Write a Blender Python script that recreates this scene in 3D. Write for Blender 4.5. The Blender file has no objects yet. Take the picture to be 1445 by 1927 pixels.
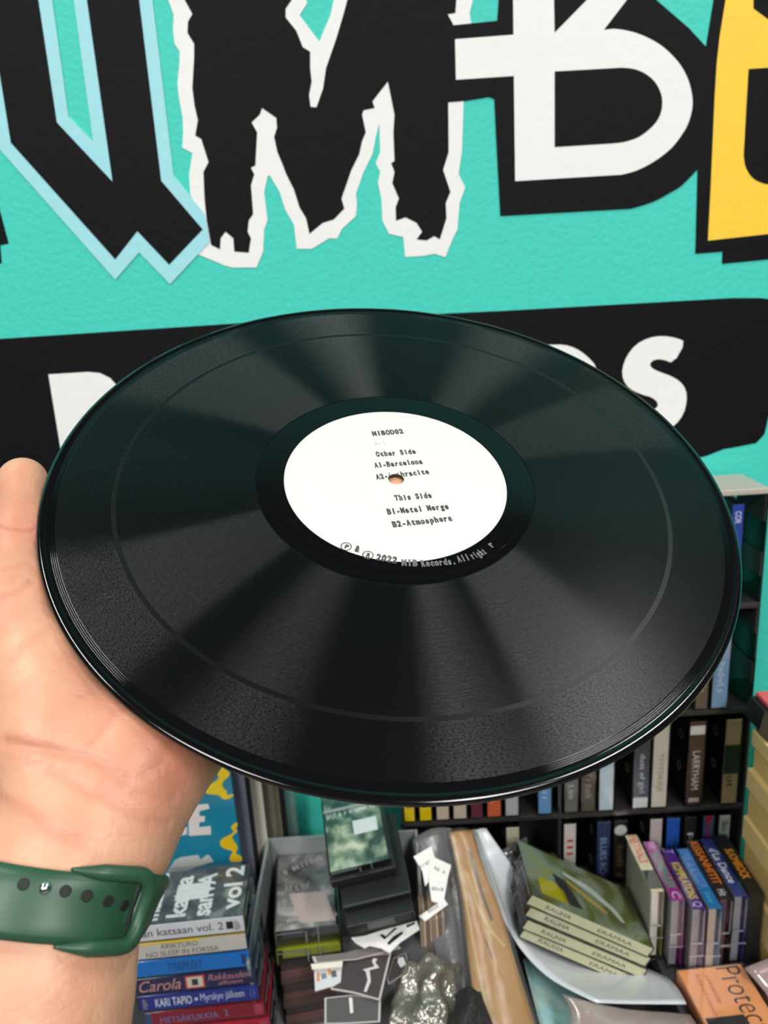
import bpy, bmesh, math, random
import numpy as np
from mathutils import Vector, Matrix
from mathutils.bvhtree import BVHTree

C = bpy.context.scene.collection
SC = bpy.context.scene
random.seed(5)
np.random.seed(5)
PI = math.pi
H = 1.5                        # eye height of the phone above the shop floor

# ------------------------------------------------------------------ camera
F, CX, CY = 1450.0, 722.5, 963.5
PITCH, ROLL = math.radians(15.7), math.radians(3.3)


def cam2w(v):                  # camera axes (right, down, forward) -> room axes, without the eye height
    x, y, z = v
    x, y = x * math.cos(ROLL) - y * math.sin(ROLL), x * math.sin(ROLL) + y * math.cos(ROLL)
    return Vector((x, z * math.cos(PITCH) - y * math.sin(PITCH), -z * math.sin(PITCH) - y * math.cos(PITCH)))


EYE = Vector((0, 0, H))


def ray(px, py):
    return cam2w(((px - CX) / F, (py - CY) / F, 1.0))


def atY(px, py, Y):
    d = ray(px, py)
    return EYE + d * (Y / d.y)


def atH(px, py, h):            # on the level plane h metres above (below if negative) the eye
    d = ray(px, py)
    return EYE + d * (h / d.z)


def atD(px, py, z):
    return EYE + ray(px, py) * z


cam = bpy.data.objects.new('camera', bpy.data.cameras.new('camera'))
C.objects.link(cam)
r_, u_, f_ = cam2w((1, 0, 0)), cam2w((0, -1, 0)), cam2w((0, 0, 1))
cam.matrix_world = Matrix((
    (r_.x, u_.x, -f_.x, 0), (r_.y, u_.y, -f_.y, 0), (r_.z, u_.z, -f_.z, H), (0, 0, 0, 1)))
cam.data.sensor_fit = 'VERTICAL'
cam.data.sensor_height = 36
cam.data.lens = F * 36 / 1927
cam.data.clip_start = 0.02
cam.data.dof.use_dof = True
cam.data.dof.focus_distance = 0.33
cam.data.dof.aperture_fstop = 15
SC.camera = cam

# ------------------------------------------------------------------ light
w = bpy.data.worlds.new('world')
SC.world = w
w.use_nodes = True
w.node_tree.nodes['Background'].inputs[0].default_value = (0.8, 0.85, 0.9, 1)
w.node_tree.nodes['Background'].inputs[1].default_value = 0.3
SC.view_settings.view_transform = 'Standard'
SC.view_settings.look = 'None'
SC.view_settings.exposure = -0.24
SC.view_settings.gamma = 1
SC.view_settings.use_curve_mapping = False

CEIL = 2.85
LAMPS = [  # x, y, size x, size y, watts
    (-0.72, 0.24, 0.09, 0.6, 11.5), (0.78, 0.24, 0.09, 0.6, 11.5),
    (-0.95, -1.6, 0.55, 1.5, 90), (0.95, -1.6, 0.55, 1.5, 90),
]


def area_light(x, y, sx, sy, watts):
    l = bpy.data.lights.new('ceiling_light_glow', 'AREA')
    l.shape = 'RECTANGLE'
    l.size, l.size_y = sx, sy
    l.energy = watts
    l.color = (1.0, 0.985, 0.96)
    o = bpy.data.objects.new('ceiling_light_glow', l)
    o.location = (x, y, CEIL - 0.075)
    C.objects.link(o)
    return o


# ------------------------------------------------------------------ helpers: materials
MATS = {}


def lin(c):
    return tuple(((v / 255) / 12.92 if v <= 10 else (((v / 255) + 0.055) / 1.055) ** 2.4) for v in c)


def mat(name, rgb, rough=0.5, metal=0.0, spec=0.5, bump=0.0, bscale=200.0, vary=0.06, vscale=30.0, coat=0.0, sss=0.0, emit=0.0):
    """rgb: sRGB 0-255 colour of the thing itself; noise gives small variation and fine relief"""
    if name in MATS:
        return MATS[name]
    m = bpy.data.materials.new(name)
    m.use_nodes = True
    nt = m.node_tree
    b = nt.nodes['Principled BSDF']
    c = lin(rgb)
    tc = nt.nodes.new('ShaderNodeTexCoord')
    n = nt.nodes.new('ShaderNodeTexNoise')
    n.inputs['Scale'].default_value = vscale
    n.inputs['Detail'].default_value = 3
    nt.links.new(tc.outputs['Object'], n.inputs['Vector'])
    r = nt.nodes.new('ShaderNodeMapRange')
    r.inputs[3].default_value = 1 - vary
    r.inputs[4].default_value = 1 + vary
    nt.links.new(n.outputs['Fac'], r.inputs[0])
    mx = nt.nodes.new('ShaderNodeMix')
    mx.data_type = 'RGBA'
    mx.blend_type = 'MULTIPLY'
    mx.inputs[0].default_value = 1
    mx.inputs[6].default_value = (*c, 1)
    nt.links.new(r.outputs[0], mx.inputs[7])
    nt.links.new(mx.outputs[2], b.inputs['Base Color'])
    b.inputs['Roughness'].default_value = rough
    b.inputs['Metallic'].default_value = metal
    b.inputs['Specular IOR Level'].default_value = spec
    b.inputs['Coat Weight'].default_value = coat
    b.inputs['Coat Roughness'].default_value = 0.08
    if sss:
        b.inputs['Subsurface Weight'].default_value = sss
        b.inputs['Subsurface Radius'].default_value = (0.006, 0.003, 0.0015)
        b.inputs['Subsurface Scale'].default_value = 1.0
    if emit:
        b.inputs['Emission Color'].default_value = (*c, 1)
        b.inputs['Emission Strength'].default_value = emit
    if bump:
        n2 = nt.nodes.new('ShaderNodeTexNoise')
        n2.inputs['Scale'].default_value = bscale
        n2.inputs['Detail'].default_value = 5
        nt.links.new(tc.outputs['Object'], n2.inputs['Vector'])
        bp = nt.nodes.new('ShaderNodeBump')
        bp.inputs['Strength'].default_value = bump
        bp.inputs['Distance'].default_value = 0.002
        nt.links.new(n2.outputs['Fac'], bp.inputs['Height'])
        nt.links.new(bp.outputs[0], b.inputs['Normal'])
    MATS[name] = m
    return m


def clear(name, tint=(245, 248, 248), gloss=0.1, rough=0.08, bump=0.0, bscale=60.0, haze=0.0, hazecol=(235, 238, 240), detail=2.0):
    """thin clear plastic: lets light through, tinted, with a Fresnel sheen"""
    if name in MATS:
        return MATS[name]
    m = bpy.data.materials.new(name)
    m.use_nodes = True
    nt = m.node_tree
    nt.nodes.remove(nt.nodes['Principled BSDF'])
    out = nt.nodes['Material Output']
    t = nt.nodes.new('ShaderNodeBsdfTransparent')
    t.inputs[0].default_value = (*lin(tint), 1)
    g = nt.nodes.new('ShaderNodeBsdfGlossy')
    g.inputs['Roughness'].default_value = rough
    lw = nt.nodes.new('ShaderNodeLayerWeight')
    lw.inputs[0].default_value = 0.25
    ma = nt.nodes.new('ShaderNodeMath')
    ma.operation = 'MULTIPLY_ADD'
    ma.inputs[1].default_value = 0.7
    ma.inputs[2].default_value = gloss
    ma.use_clamp = True
    nt.links.new(lw.outputs['Fresnel'], ma.inputs[0])
    mx = nt.nodes.new('ShaderNodeMixShader')
    nt.links.new(ma.outputs[0], mx.inputs[0])
    base = t
    if haze:
        d = nt.nodes.new('ShaderNodeBsdfDiffuse')
        d.inputs[0].default_value = (*lin(hazecol), 1)
        m2 = nt.nodes.new('ShaderNodeMixShader')
        m2.inputs[0].default_value = haze
        nt.links.new(t.outputs[0], m2.inputs[1])
        nt.links.new(d.outputs[0], m2.inputs[2])
        base = m2
    nt.links.new(base.outputs[0], mx.inputs[1])
    nt.links.new(g.outputs[0], mx.inputs[2])
    if bump:
        tc = nt.nodes.new('ShaderNodeTexCoord')
        n2 = nt.nodes.new('ShaderNodeTexNoise')
        n2.inputs['Scale'].default_value = bscale
        n2.inputs['Detail'].default_value = detail
        nt.links.new(tc.outputs['Object'], n2.inputs['Vector'])
        bp = nt.nodes.new('ShaderNodeBump')
        bp.inputs['Strength'].default_value = bump
        bp.inputs['Distance'].default_value = 0.01
        nt.links.new(n2.outputs['Fac'], bp.inputs['Height'])
        nt.links.new(bp.outputs[0], g.inputs['Normal'])
        nt.links.new(bp.outputs[0], lw.inputs['Normal'])
    nt.links.new(mx.outputs[0], out.inputs[0])
    MATS[name] = m
    return m


def photo_mat(name, cols, scale=40.0, rough=0.3, distort=1.5, stretch=(1, 1, 1), seed=0.0):
    """a printed picture: a few colours in soft patches (flat print)"""
    if name in MATS:
        return MATS[name]
    m = bpy.data.materials.new(name)
    m.use_nodes = True
    nt = m.node_tree
    b = nt.nodes['Principled BSDF']
    tc = nt.nodes.new('ShaderNodeTexCoord')
    mp = nt.nodes.new('ShaderNodeMapping')
    mp.inputs['Scale'].default_value = stretch
    mp.inputs['Location'].default_value = (seed, seed * 0.7, seed * 1.3)
    nt.links.new(tc.outputs['Object'], mp.inputs[0])
    n = nt.nodes.new('ShaderNodeTexNoise')
    n.inputs['Scale'].default_value = scale
    n.inputs['Detail'].default_value = 4
    n.inputs['Distortion'].default_value = distort
    nt.links.new(mp.outputs[0], n.inputs['Vector'])
    cr = nt.nodes.new('ShaderNodeValToRGB')
    el = cr.color_ramp.elements
    while len(el) < len(cols):
        el.new(0.5)
    for i, c in enumerate(cols):
        el[i].position = 0.3 + 0.4 * i / (len(cols) - 1)
        el[i].color = (*lin(c), 1)
    nt.links.new(n.outputs['Fac'], cr.inputs[0])
    nt.links.new(cr.outputs[0], b.inputs['Base Color'])
    b.inputs['Roughness'].default_value = rough
    MATS[name] = m
    return m


# ------------------------------------------------------------------ helpers: objects
def link(name, me, m=None, parent=None):
    o = bpy.data.objects.new(name, me)
    C.objects.link(o)
    if m is not None:
        for k in (m if isinstance(m, (list, tuple)) else [m]):
            o.data.materials.append(k)
    if parent is not None:
        o.parent = parent
    return o


def obj(name, bm, m, parent=None, smooth=False, M=None):
    if M is not None:
        bmesh.ops.transform(bm, matrix=M, verts=bm.verts)
    bmesh.ops.recalc_face_normals(bm, faces=bm.faces)
    me = bpy.data.meshes.new(name)
    bm.to_mesh(me)
    bm.free()
    if smooth:
        for p in me.polygons:
            p.use_smooth = True
    return link(name, me, m, parent)


def thing(name, label, cat, M=None, group=None):
    o = bpy.data.objects.new(name, None)
    o.empty_display_size = 0.02
    C.objects.link(o)
    if M is not None:
        o.matrix_world = M
    return tag(o, label, cat, group)


def tag(o, label, cat, group=None, kind=None):
    o['label'] = label
    o['category'] = cat
    if group:
        o['group'] = group
    if kind:
        o['kind'] = kind
    return o


def struct(o):
    o['kind'] = 'structure'
    return o


def frame(o, x, y, z=None):
    """matrix with origin o and the given (near-orthogonal) axes"""
    x = Vector(x).normalized()
    y = Vector(y)
    y = (y - x * y.dot(x)).normalized()
    z = x.cross(y)
    return Matrix(((x.x, y.x, z.x, o[0]), (x.y, y.y, z.y, o[1]), (x.z, y.z, z.z, o[2]), (0, 0, 0, 1)))


def add_box(bm, c, s, bevel=0.0):
    r = bmesh.ops.create_cube(bm, size=1.0)
    vs = r['verts']
    bmesh.ops.scale(bm, vec=s, verts=vs)
    bmesh.ops.translate(bm, vec=c, verts=vs)
    if bevel:
        es = list({e for v in vs for e in v.link_edges})
        bmesh.ops.bevel(bm, geom=es, offset=bevel, segments=2, affect='EDGES', profile=0.5)
    return vs


def box(c, s, bevel=0.0):
    bm = bmesh.new()
    add_box(bm, c, s, bevel)
    return bm


def lathe(profile, n=128, cap=False):
    """rings of (r, z) around z; closed when profile's ends meet"""
    bm = bmesh.new()
    rings = []
    for r, z in profile:
        rings.append([bm.verts.new((r * math.cos(2 * PI * k / n), r * math.sin(2 * PI * k / n), z)) for k in range(n)])
    for a, b in zip(rings, rings[1:]):
        for k in range(n):
            bm.faces.new((a[k], a[(k + 1) % n], b[(k + 1) % n], b[k]))
    if cap:
        bm.faces.new(rings[-1])
        bm.faces.new(rings[0])
    return bm


def add_tube(bm, pts, r, n=8, cap=True):
    pts = [Vector(p) for p in pts]
    rr = r if isinstance(r, (list, tuple)) else [r] * len(pts)
    rings = []
    t0 = (pts[1] - pts[0]).normalized()
    up = t0.orthogonal().normalized()
    for i, p in enumerate(pts):
        t = (pts[min(i + 1, len(pts) - 1)] - pts[max(i - 1, 0)]).normalized()
        up = (up - t * up.dot(t)).normalized()
        s = t.cross(up)
        rings.append([bm.verts.new(p + (up * math.cos(2 * PI * k / n) + s * math.sin(2 * PI * k / n)) * rr[i]) for k in range(n)])
    for a, b in zip(rings, rings[1:]):
        for k in range(n):
            bm.faces.new((a[k], a[(k + 1) % n], b[(k + 1) % n], b[k]))
    if cap:
        bm.faces.new(rings[0][::-1])
        bm.faces.new(rings[-1])


def prism(poly, t, holes=()):
    """outline (list of 2-D points) in the xy plane, extruded from z=0 to z=t"""
    bm = bmesh.new()
    loops = [poly] + list(holes)
    edges = []
    for lp in loops:
        vs = [bm.verts.new((x, y, t)) for x, y in lp]
        for a, b in zip(vs, vs[1:] + vs[:1]):
            edges.append(bm.edges.new((a, b)))
    bmesh.ops.triangle_fill(bm, use_beauty=True, use_dissolve=False, edges=edges, normal=(0, 0, 1))
    top = list(bm.faces)
    r = bmesh.ops.extrude_face_region(bm, geom=top)
    bmesh.ops.translate(bm, vec=(0, 0, -t), verts=[g for g in r['geom'] if isinstance(g, bmesh.types.BMVert)])
    return bm


def prism3(pts, nrm, t):
    """flat outline of 3-D points (already on a plane), given thickness along -nrm"""
    o = Vector(pts[0])
    nrm = Vector(nrm).normalized()
    x = (Vector(pts[1]) - o)
    x = (x - nrm * x.dot(nrm)).normalized()
    y = nrm.cross(x)
    loc = [((Vector(p) - o).dot(x), (Vector(p) - o).dot(y)) for p in pts]
    bm = prism(loc, t)
    bmesh.ops.transform(bm, matrix=Matrix(((x.x, y.x, nrm.x, o.x), (x.y, y.y, nrm.y, o.y), (x.z, y.z, nrm.z, o.z), (0, 0, 0, 1))), verts=bm.verts)
    bmesh.ops.translate(bm, vec=-nrm * t, verts=bm.verts)
    return bm


def sheet(rows, t=0.0008, sub=1, wob=0.0, wf=40.0, seed=0):
    """a bent sheet through a grid of 3-D points, with thickness; wob makes it crumpled"""
    g = np.array([[list(p) for p in r] for r in rows], float)
    for _ in range(sub):                                 # refine both ways with a smooth blend
        for ax in (0, 1):
            g = np.moveaxis(g, ax, 0)
            n = len(g)
            mid = (g[:-1] + g[1:]) / 2
            if n > 2:
                prev = np.concatenate([g[:1], g[:-2]])
                nxt = np.concatenate([g[2:], g[-1:]])
                mid = mid * 1.125 - (prev + nxt) * 0.0625
            res = np.empty((2 * n - 1,) + g.shape[1:])
            res[0::2] = g
            res[1::2] = mid
            g = np.moveaxis(res, 0, ax)
    if wob:
        rs = np.random.RandomState(seed)
        ph = rs.rand(9, 4) * 6.28
        fr = (rs.rand(9, 3) - 0.5) * 2 * wf
        for k in range(9):
            a = np.abs(((g @ fr[k] + ph[k, 0]) / PI) % 2 - 1) - 0.5
            dirn = np.array([math.sin(ph[k, 1]), math.cos(ph[k, 1]), math.sin(ph[k, 2])])
            g = g + a[..., None] * dirn * wob
    h, wd = g.shape[:2]
    dx = np.gradient(g, axis=1)
    dy = np.gradient(g, axis=0)
    nn = np.cross(dx, dy)
    nn /= np.linalg.norm(nn, axis=2, keepdims=True) + 1e-12
    bm = bmesh.new()
    A = [[bm.verts.new(g[i, j]) for j in range(wd)] for i in range(h)]
    if not t:
        for i in range(h - 1):
            for j in range(wd - 1):
                bm.faces.new((A[i][j], A[i][j + 1], A[i + 1][j + 1], A[i + 1][j]))
        return bm
    B = [[bm.verts.new(g[i, j] - nn[i, j] * t) for j in range(wd)] for i in range(h)]
    for i in range(h - 1):
        for j in range(wd - 1):
            bm.faces.new((A[i][j], A[i][j + 1], A[i + 1][j + 1], A[i + 1][j]))
            bm.faces.new((B[i][j], B[i + 1][j], B[i + 1][j + 1], B[i][j + 1]))
    for i in range(h - 1):
        for j in (0, wd - 1):
            bm.faces.new((A[i][j], A[i + 1][j], B[i + 1][j], B[i][j]))
    for j in range(wd - 1):
        for i in (0, h - 1):
            bm.faces.new((A[i][j], A[i][j + 1], B[i][j + 1], B[i][j]))
    return bm


def text_mesh(s, size=1.0, bold=0.0, extrude=0.0, shear=0.0, space=1.0):
    cu = bpy.data.curves.new('letters', 'FONT')
    cu.body = s
    cu.size = size
    cu.offset = bold
    cu.extrude = extrude
    cu.shear = shear
    cu.space_character = space
    cu.resolution_u = 4
    to = bpy.data.objects.new('letters', cu)
    C.objects.link(to)
    dg = bpy.context.evaluated_depsgraph_get()
    dg.update()
    me = bpy.data.meshes.new_from_object(to.evaluated_get(dg))
    bpy.data.objects.remove(to)
    bpy.data.curves.remove(cu)
    return me


def lettering(s, M, width, height, m, parent=None, bold=0.0, shear=0.0, name='lettering', mono=False):
    """text laid in the xy plane of M, its box from the origin to (width, height)"""
    if mono:
        bm = bmesh.new()
        for k, ch in enumerate(s):
            if ch == ' ':
                continue
            me = text_mesh(ch, 1.0, bold)
            b2 = bmesh.new()
            b2.from_mesh(me)
            bpy.data.meshes.remove(me)
            xs = [v.co.x for v in b2.verts]
            if not xs:
                b2.free()
                continue
            cx, ww = (min(xs) + max(xs)) / 2, max(xs) - min(xs)
            sx = min(1.0, 0.56 / ww) if ww > 0.3 else 1.0
            for q, (dx, dy, dz) in enumerate(((-.022, .012, 0), (.022, .012, 1e-5), (-.022, -.012, 2e-5), (.022, -.012, 3e-5))):   # struck thick, like a worn rubber stamp
                b3 = b2.copy()
                for v in b3.verts:
                    v.co.x = (v.co.x - cx) * sx + 0.32 + 0.64 * k + dx
                    v.co.y += dy
                    v.co.z = dz
                t2 = bpy.data.meshes.new('t')
                b3.to_mesh(t2)
                b3.free()
                bm.from_mesh(t2)
                bpy.data.meshes.remove(t2)
            b2.free()
        me = bpy.data.meshes.new(name)
        bm.to_mesh(me)
        bm.free()
        x0, x1, y0, y1 = 0.0, 0.64 * len(s), 0.0, 0.73
    else:
        me = text_mesh(s, 1.0, bold, shear=shear)
        co = np.array([v.co[:] for v in me.vertices])
        x0, x1 = co[:, 0].min(), co[:, 0].max()
        y0, y1 = co[:, 1].min(), co[:, 1].max()
    sx, sy = width / (x1 - x0), height / (y1 - y0)
    S = Matrix(((sx, 0, 0, -x0 * sx), (0, sy, 0, -y0 * sy), (0, 0, 1, 0), (0, 0, 0, 1)))
    me.transform(M @ S)
    me.name = name
    return link(name, me, m, parent)


def scribble(M, width, height, m, parent, n=8, name='lettering', seed=0):
    """print too small to read in the photograph: a row of letter-like strokes"""
    rs = random.Random(seed)
    bm = bmesh.new()
    x = 0.0
    step = width / n
    for k in range(n):
        x = k * step
        if rs.random() < 0.12:
            continue
        hgt = height * (0.65 + 0.35 * rs.random())
        ww = step * 0.2
        add_box(bm, (x + ww, hgt / 2, 0), (ww, hgt, 0.0001))
        if rs.random() < 0.7:
            add_box(bm, (x + step * 0.4, hgt * rs.choice((0.1, 0.5, 0.9)), 0), (step * 0.55, height * 0.16, 0.0001))
        if rs.random() < 0.6:
            add_box(bm, (x + step * 0.65, hgt * 0.45, 0), (ww, hgt * 0.8, 0.0001))
    return obj(name, bm, m, parent, M=M)


# ------------------------------------------------------------------ setting: room shell
WY = 0.78                                            # the painted wall
TABLE = H - 0.70
wallm = mat('teal_paint', (68, 207, 191), rough=0.62, spec=0.35, bump=0.34, bscale=190, vary=0.03, vscale=6)
roomm = mat('grey_room_paint', (52, 52, 54), rough=0.8, vary=0.03, vscale=3)
ceilm = mat('dark_ceiling_paint', (26, 26, 28), rough=0.9, vary=0.1, vscale=4)
floorm = mat('grey_floor', (120, 116, 110), rough=0.6, bump=0.1, vary=0.1, vscale=5)
wall_back = struct(obj('wall_back', box((0, WY + 0.05, CEIL / 2), (4.4, 0.1, CEIL)), wallm))
struct(obj('wall_left', box((-2.25, -1.2, CEIL / 2), (0.1, 4.1, CEIL)), roomm))
struct(obj('wall_right', box((2.25, -1.2, CEIL / 2), (0.1, 4.1, CEIL)), roomm))
struct(obj('wall_front', box((0, -3.25, CEIL / 2), (4.6, 0.1, CEIL)), roomm))
struct(obj('floor', box((0, -1.2, -0.05), (4.6, 4.2, 0.1)), floorm))
struct(obj('ceiling', box((0, -1.2, CEIL + 0.05), (4.6, 4.2, 0.1)), ceilm))

white_metal = mat('white_metal', (235, 235, 232), rough=0.4)
NAMES = ['over the counter, left of the record', 'over the counter, right of the record', 'behind the viewer on the left', 'behind the viewer on the right']
for (x, y, sx, sy, wt), nm in zip(LAMPS, NAMES):
    t = thing('ceiling_light', 'long white ceiling light ' + nm, 'ceiling light', Matrix.Translation((x, y, CEIL)), 'ceiling lights')
    bm = bmesh.new()
    add_box(bm, (0, 0, -0.03), (sx + 0.04, sy + 0.04, 0.06), 0.004)
    obj('housing', bm, white_metal, t)
    g = area_light(x, y, sx, sy, wt)

# counter
counter = thing('counter', 'dark shop counter below the wall, piled with cassettes', 'counter', Matrix.Translation((0.0, 0.46, TABLE)))
ctop = mat('counter_laminate', (58, 56, 55), rough=0.5, vary=0.15)
obj('worktop', box((0, 0, -0.015), (2.4, 0.62, 0.03), 0.003), ctop, counter)
for sx in (-1.12, 1.12):
    obj('side_panel', box((sx, 0.02, -(TABLE + 0.03) / 2), (0.03, 0.54, TABLE - 0.03)), ctop, counter)

# ------------------------------------------------------------------ mural on the wall
blackp = mat('mural_black', (11, 11, 15), rough=0.65, spec=0.16, bump=0.25, bscale=95, vary=0.05)
whitep = mat('mural_white', (238, 238, 236), rough=0.55, spec=0.4, bump=0.2, bscale=95, vary=0.02)
bluep = mat('mural_pale_blue', (160, 222, 232), rough=0.55, spec=0.4, bump=0.2, bscale=95, vary=0.02)
yellowp = mat('mural_yellow', (250, 206, 60), rough=0.55, spec=0.4, bump=0.2, bscale=95, vary=0.02)


def smooth_poly(pts, n=3):
    """round a traced outline a little: Chaikin corner cutting"""
    for _ in range(n):
        out = []
        for a, b in zip(pts, pts[1:] + pts[:1]):
            out += [(a[0] * .75 + b[0] * .25, a[1] * .75 + b[1] * .25), (a[0] * .25 + b[0] * .75, a[1] * .25 + b[1] * .75)]
        pts = out
    return pts


def cr(pts, n=4):
    """the curve through traced points (Catmull-Rom)"""
    out = []
    for i in range(len(pts) - 1):
        p0, p1, p2, p3 = pts[max(i - 1, 0)], pts[i], pts[i + 1], pts[min(i + 2, len(pts) - 1)]
        for k in range(n):
            t = k / n
            out.append(tuple(.5 * (2 * p1[a] + (p2[a] - p0[a]) * t + (2 * p0[a] - 5 * p1[a] + 4 * p2[a] - p3[a]) * t * t + (3 * p1[a] - p0[a] - 3 * p2[a] + p3[a]) * t ** 3) for a in (0, 1)))
    return out + [pts[-1]]


def decal(name, pts, m, layer, parent, scale=1.0, off=(0, 0), rnd=0):
    if rnd:
        pts = smooth_poly(pts, rnd)
    y = WY - 0.0003 * layer
    P = [atY(off[0] + x * scale, off[1] + yy * scale, WY) for x, yy in pts]
    bm = prism([(p.x, p.z) for p in P], 0.0003 * layer + 0.002)
    # local (x, y, z) -> room (x, depth, height): front face at y
    M = Matrix(((1, 0, 0, 0), (0, 0, -1, WY + 0.002), (0, 1, 0, 0), (0, 0, 0, 1)))
    return obj(name, bm, m, parent, M=M)


s1, s2, s3 = 480 / 1445, 600 / 1445, 605 / 1445
mural = wall_back
L0 = decal('mural_letter', [(-420, 700), (-60, 1000), (0, 1190), (50, 1380), (3, 1390), (10, 1490), (-60, 1510), (-420, 1500)], blackp, 1, mural, s1)
NB = decal('mural_letter', [(-255, -700), (-140, 0), (-10, 835), (655, 1585), (790, 1430), (965, 1610), (1190, 1370), (1160, 1210), (985, 995), (865, 0),
                            (780, -700), (320, -700), (420, 0), (530, 805), (390, 660), (298, 0), (195, -700)], bluep, 4, mural, s1)
decal('letter_face', [(-180, -660), (-66, 0), (65, 810), (655, 1470), (780, 1310), (960, 1500), (1150, 1300), (915, 1025), (790, 0), (712, -660),
                      (402, -660), (495, 0), (640, 1030), (325, 695), (220, 0), (122, -660)], blackp, 5, NB, s1)
MW = decal('mural_letter', [
    (20, -330), (40, 0), (65, 65), (62, 140), (70, 200), (93, 235), (90, 300), (82, 380), (90, 450), (105, 530), (108, 600), (104, 670), (150, 695), (135, 790), (140, 880), (165, 930),
    (168, 1150), (300, 1205), (335, 1213), (440, 1212), (470, 1140), (475, 1040), (490, 1000), (475, 870), (490, 800), (500, 795), (545, 870), (570, 950), (610, 1020), (622, 1128),
    (690, 1128), (770, 1080), (805, 1082), (825, 1040), (890, 980), (895, 920), (890, 880), (925, 780), (965, 700), (985, 600), (996, 562), (1000, 690), (980, 740), (1000, 780),
    (990, 830), (1005, 900), (1010, 1000), (1040, 1060), (1105, 1075), (1113, 1165), (1200, 1160), (1245, 1150), (1295, 1165), (1330, 1080), (1350, 1040), (1360, 920), (1385, 850),
    (1355, 790), (1370, 690), (1378, 460), (1400, 250), (1412, 105), (1405, 60), (1420, 0), (1430, -420), (1180, -470), (1000, -360), (790, 0), (775, 70), (745, 140), (725, 190),
    (680, 130), (635, 70), (670, 15), (560, -280), (420, -480)], whitep, 2, mural, s2, (300, 0))
decal('letter_face', [
    (90, -260), (115, 0), (150, 65), (130, 100), (128, 150), (158, 200), (158, 260), (150, 400), (160, 480), (175, 545), (163, 615), (190, 630), (223, 735), (200, 780), (205, 900),
    (215, 1000), (235, 1110), (275, 1130), (278, 1080), (300, 1050), (335, 1080), (340, 1140), (405, 1145), (415, 1080), (400, 1050), (405, 1000), (425, 970), (415, 840), (430, 790),
    (415, 760), (435, 750), (443, 600), (418, 555), (455, 520), (465, 490), (530, 535), (533, 580), (520, 620), (535, 690), (560, 750), (575, 790), (610, 860), (635, 940), (665, 990),
    (680, 1060), (740, 1010), (790, 995), (838, 945), (825, 900), (870, 770), (905, 700), (918, 640), (935, 600), (918, 520), (925, 500), (975, 490), (965, 460), (1035, 370),
    (1065, 520), (1060, 600), (1065, 730), (1050, 740), (1065, 780), (1055, 830), (1085, 900), (1070, 940), (1072, 1000), (1115, 985), (1165, 1010), (1190, 1050), (1165, 1085),
    (1210, 1090), (1245, 1070), (1270, 1085), (1300, 990), (1297, 920), (1318, 870), (1285, 770), (1310, 690), (1308, 460), (1330, 110), (1305, 65), (1340, 60), (1345, 0),
    (1350, -350), (1200, -400), (1060, -300), (852, 0), (830, 80), (800, 180), (755, 310), (742, 400), (712, 487), (685, 485), (678, 430), (690, 370), (683, 310), (683, 235),
    (650, 215), (620, 140), (572, 80), (572, 40), (600, 0), (480, -230), (400, -400)], blackp, 3, MW, s2, (300, 0))
o3 = (840, 0)
BB = decal('mural_letter', [(225, -420), (235, 0), (228, 95), (20, 116), (-30, 120), (-30, 462), (10, 460), (70, 455), (190, 435), (215, 445), (222, 600), (242, 970), *cr([(830, 937), (930, 905), (1010, 862), (1060, 830), (1128, 760)]), (1190, 600), (1190, 250), (1165, 212), (1090, 130), (940, 0), (1010, -120), (1030, -420)], blackp, 3.5, mural, s3, o3)
BW = decal('letter_face', [(295, -330), (300, 158), (38, 178), (42, 360), (302, 343), (308, 815), *cr([(785, 786), (845, 770), (905, 742), (960, 707), (1010, 665), (1050, 615), (1080, 565), (1098, 510),
                           (1104, 460), (1097, 405), (1080, 350), (1050, 295), (1010, 248), (965, 208), (910, 175), (850, 150), (790, 136), (745, 132), (705, 137)]), (810, 0), (960, -200), (900, -330)],
           whitep, 4, BB, s3, o3)
decal('letter_counter', [(485, 323), *cr([(785, 306), (840, 312), (890, 332), (930, 365), (955, 405), (967, 450), (962, 505), (940, 550), (900, 590), (855, 620), (800, 638), (750, 645)]), (485, 662)], blackp, 5, BW, s3, o3)
decal('letter_counter', [(478, -230), (485, 148), (630, 0), (790, -230)], blackp, 5, BW, s3, o3)
EB = decal('mural_letter', [(1240, -420), (1200, 0), (1165, 215), (1140, 480), (1128, 760), (1118, 1140), (1240, 1130), (1238, 1185), (1445, 1165), (1900, 1125), (1900, -420)], blackp, 3, mural, s3, o3)
EY = decal('letter_face', [(1300, -360), (1252, 0), (1225, 170), (1212, 290), (1203, 440), (1195, 620), (1185, 850), (1173, 1082), (1445, 1052), (1830, 1010), (1830, -360)], yellowp, 4, EB, s3, o3)
decal('letter_counter', [(1355, 312), (1700, 290), (1700, 800), *cr([(1460, 829), (1430, 827), (1390, 812), (1360, 785), (1340, 745), (1333, 700)]), (1345, 480)], blackp, 5, EY, s3, o3)
decal('letter_counter', [(1377, -260), (1377, 40), (1445, 90), (1700, 60), (1700, -260)], blackp, 5, EY, s3, o3)
# black band with the word below the big letters
s5, o5 = 500 / 1445, (945, 540)
band = decal('mural_band', [(-3900, 300), (-2731, 282), (-1400, 195), (0, 130), (500, 102), (900, 80), (1250, 60), (1400, 60), (1530, 75), (1600, 140), (1610, 330), (1560, 500), (1480, 600), (1445, 710), (1425, 800), (1380, 848),
                            (1300, 864), (1200, 882), (1110, 918), (1060, 930), (600, 940), (0, 985), (-1400, 1060), (-2731, 1130), (-3900, 1190)], blackp, 2, mural, s5, o5)


def band_letter(pts, rnd=0, s=s5, o=o5):
    return decal('band_letter', pts, whitep, 3, band, s, o, rnd)


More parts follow.
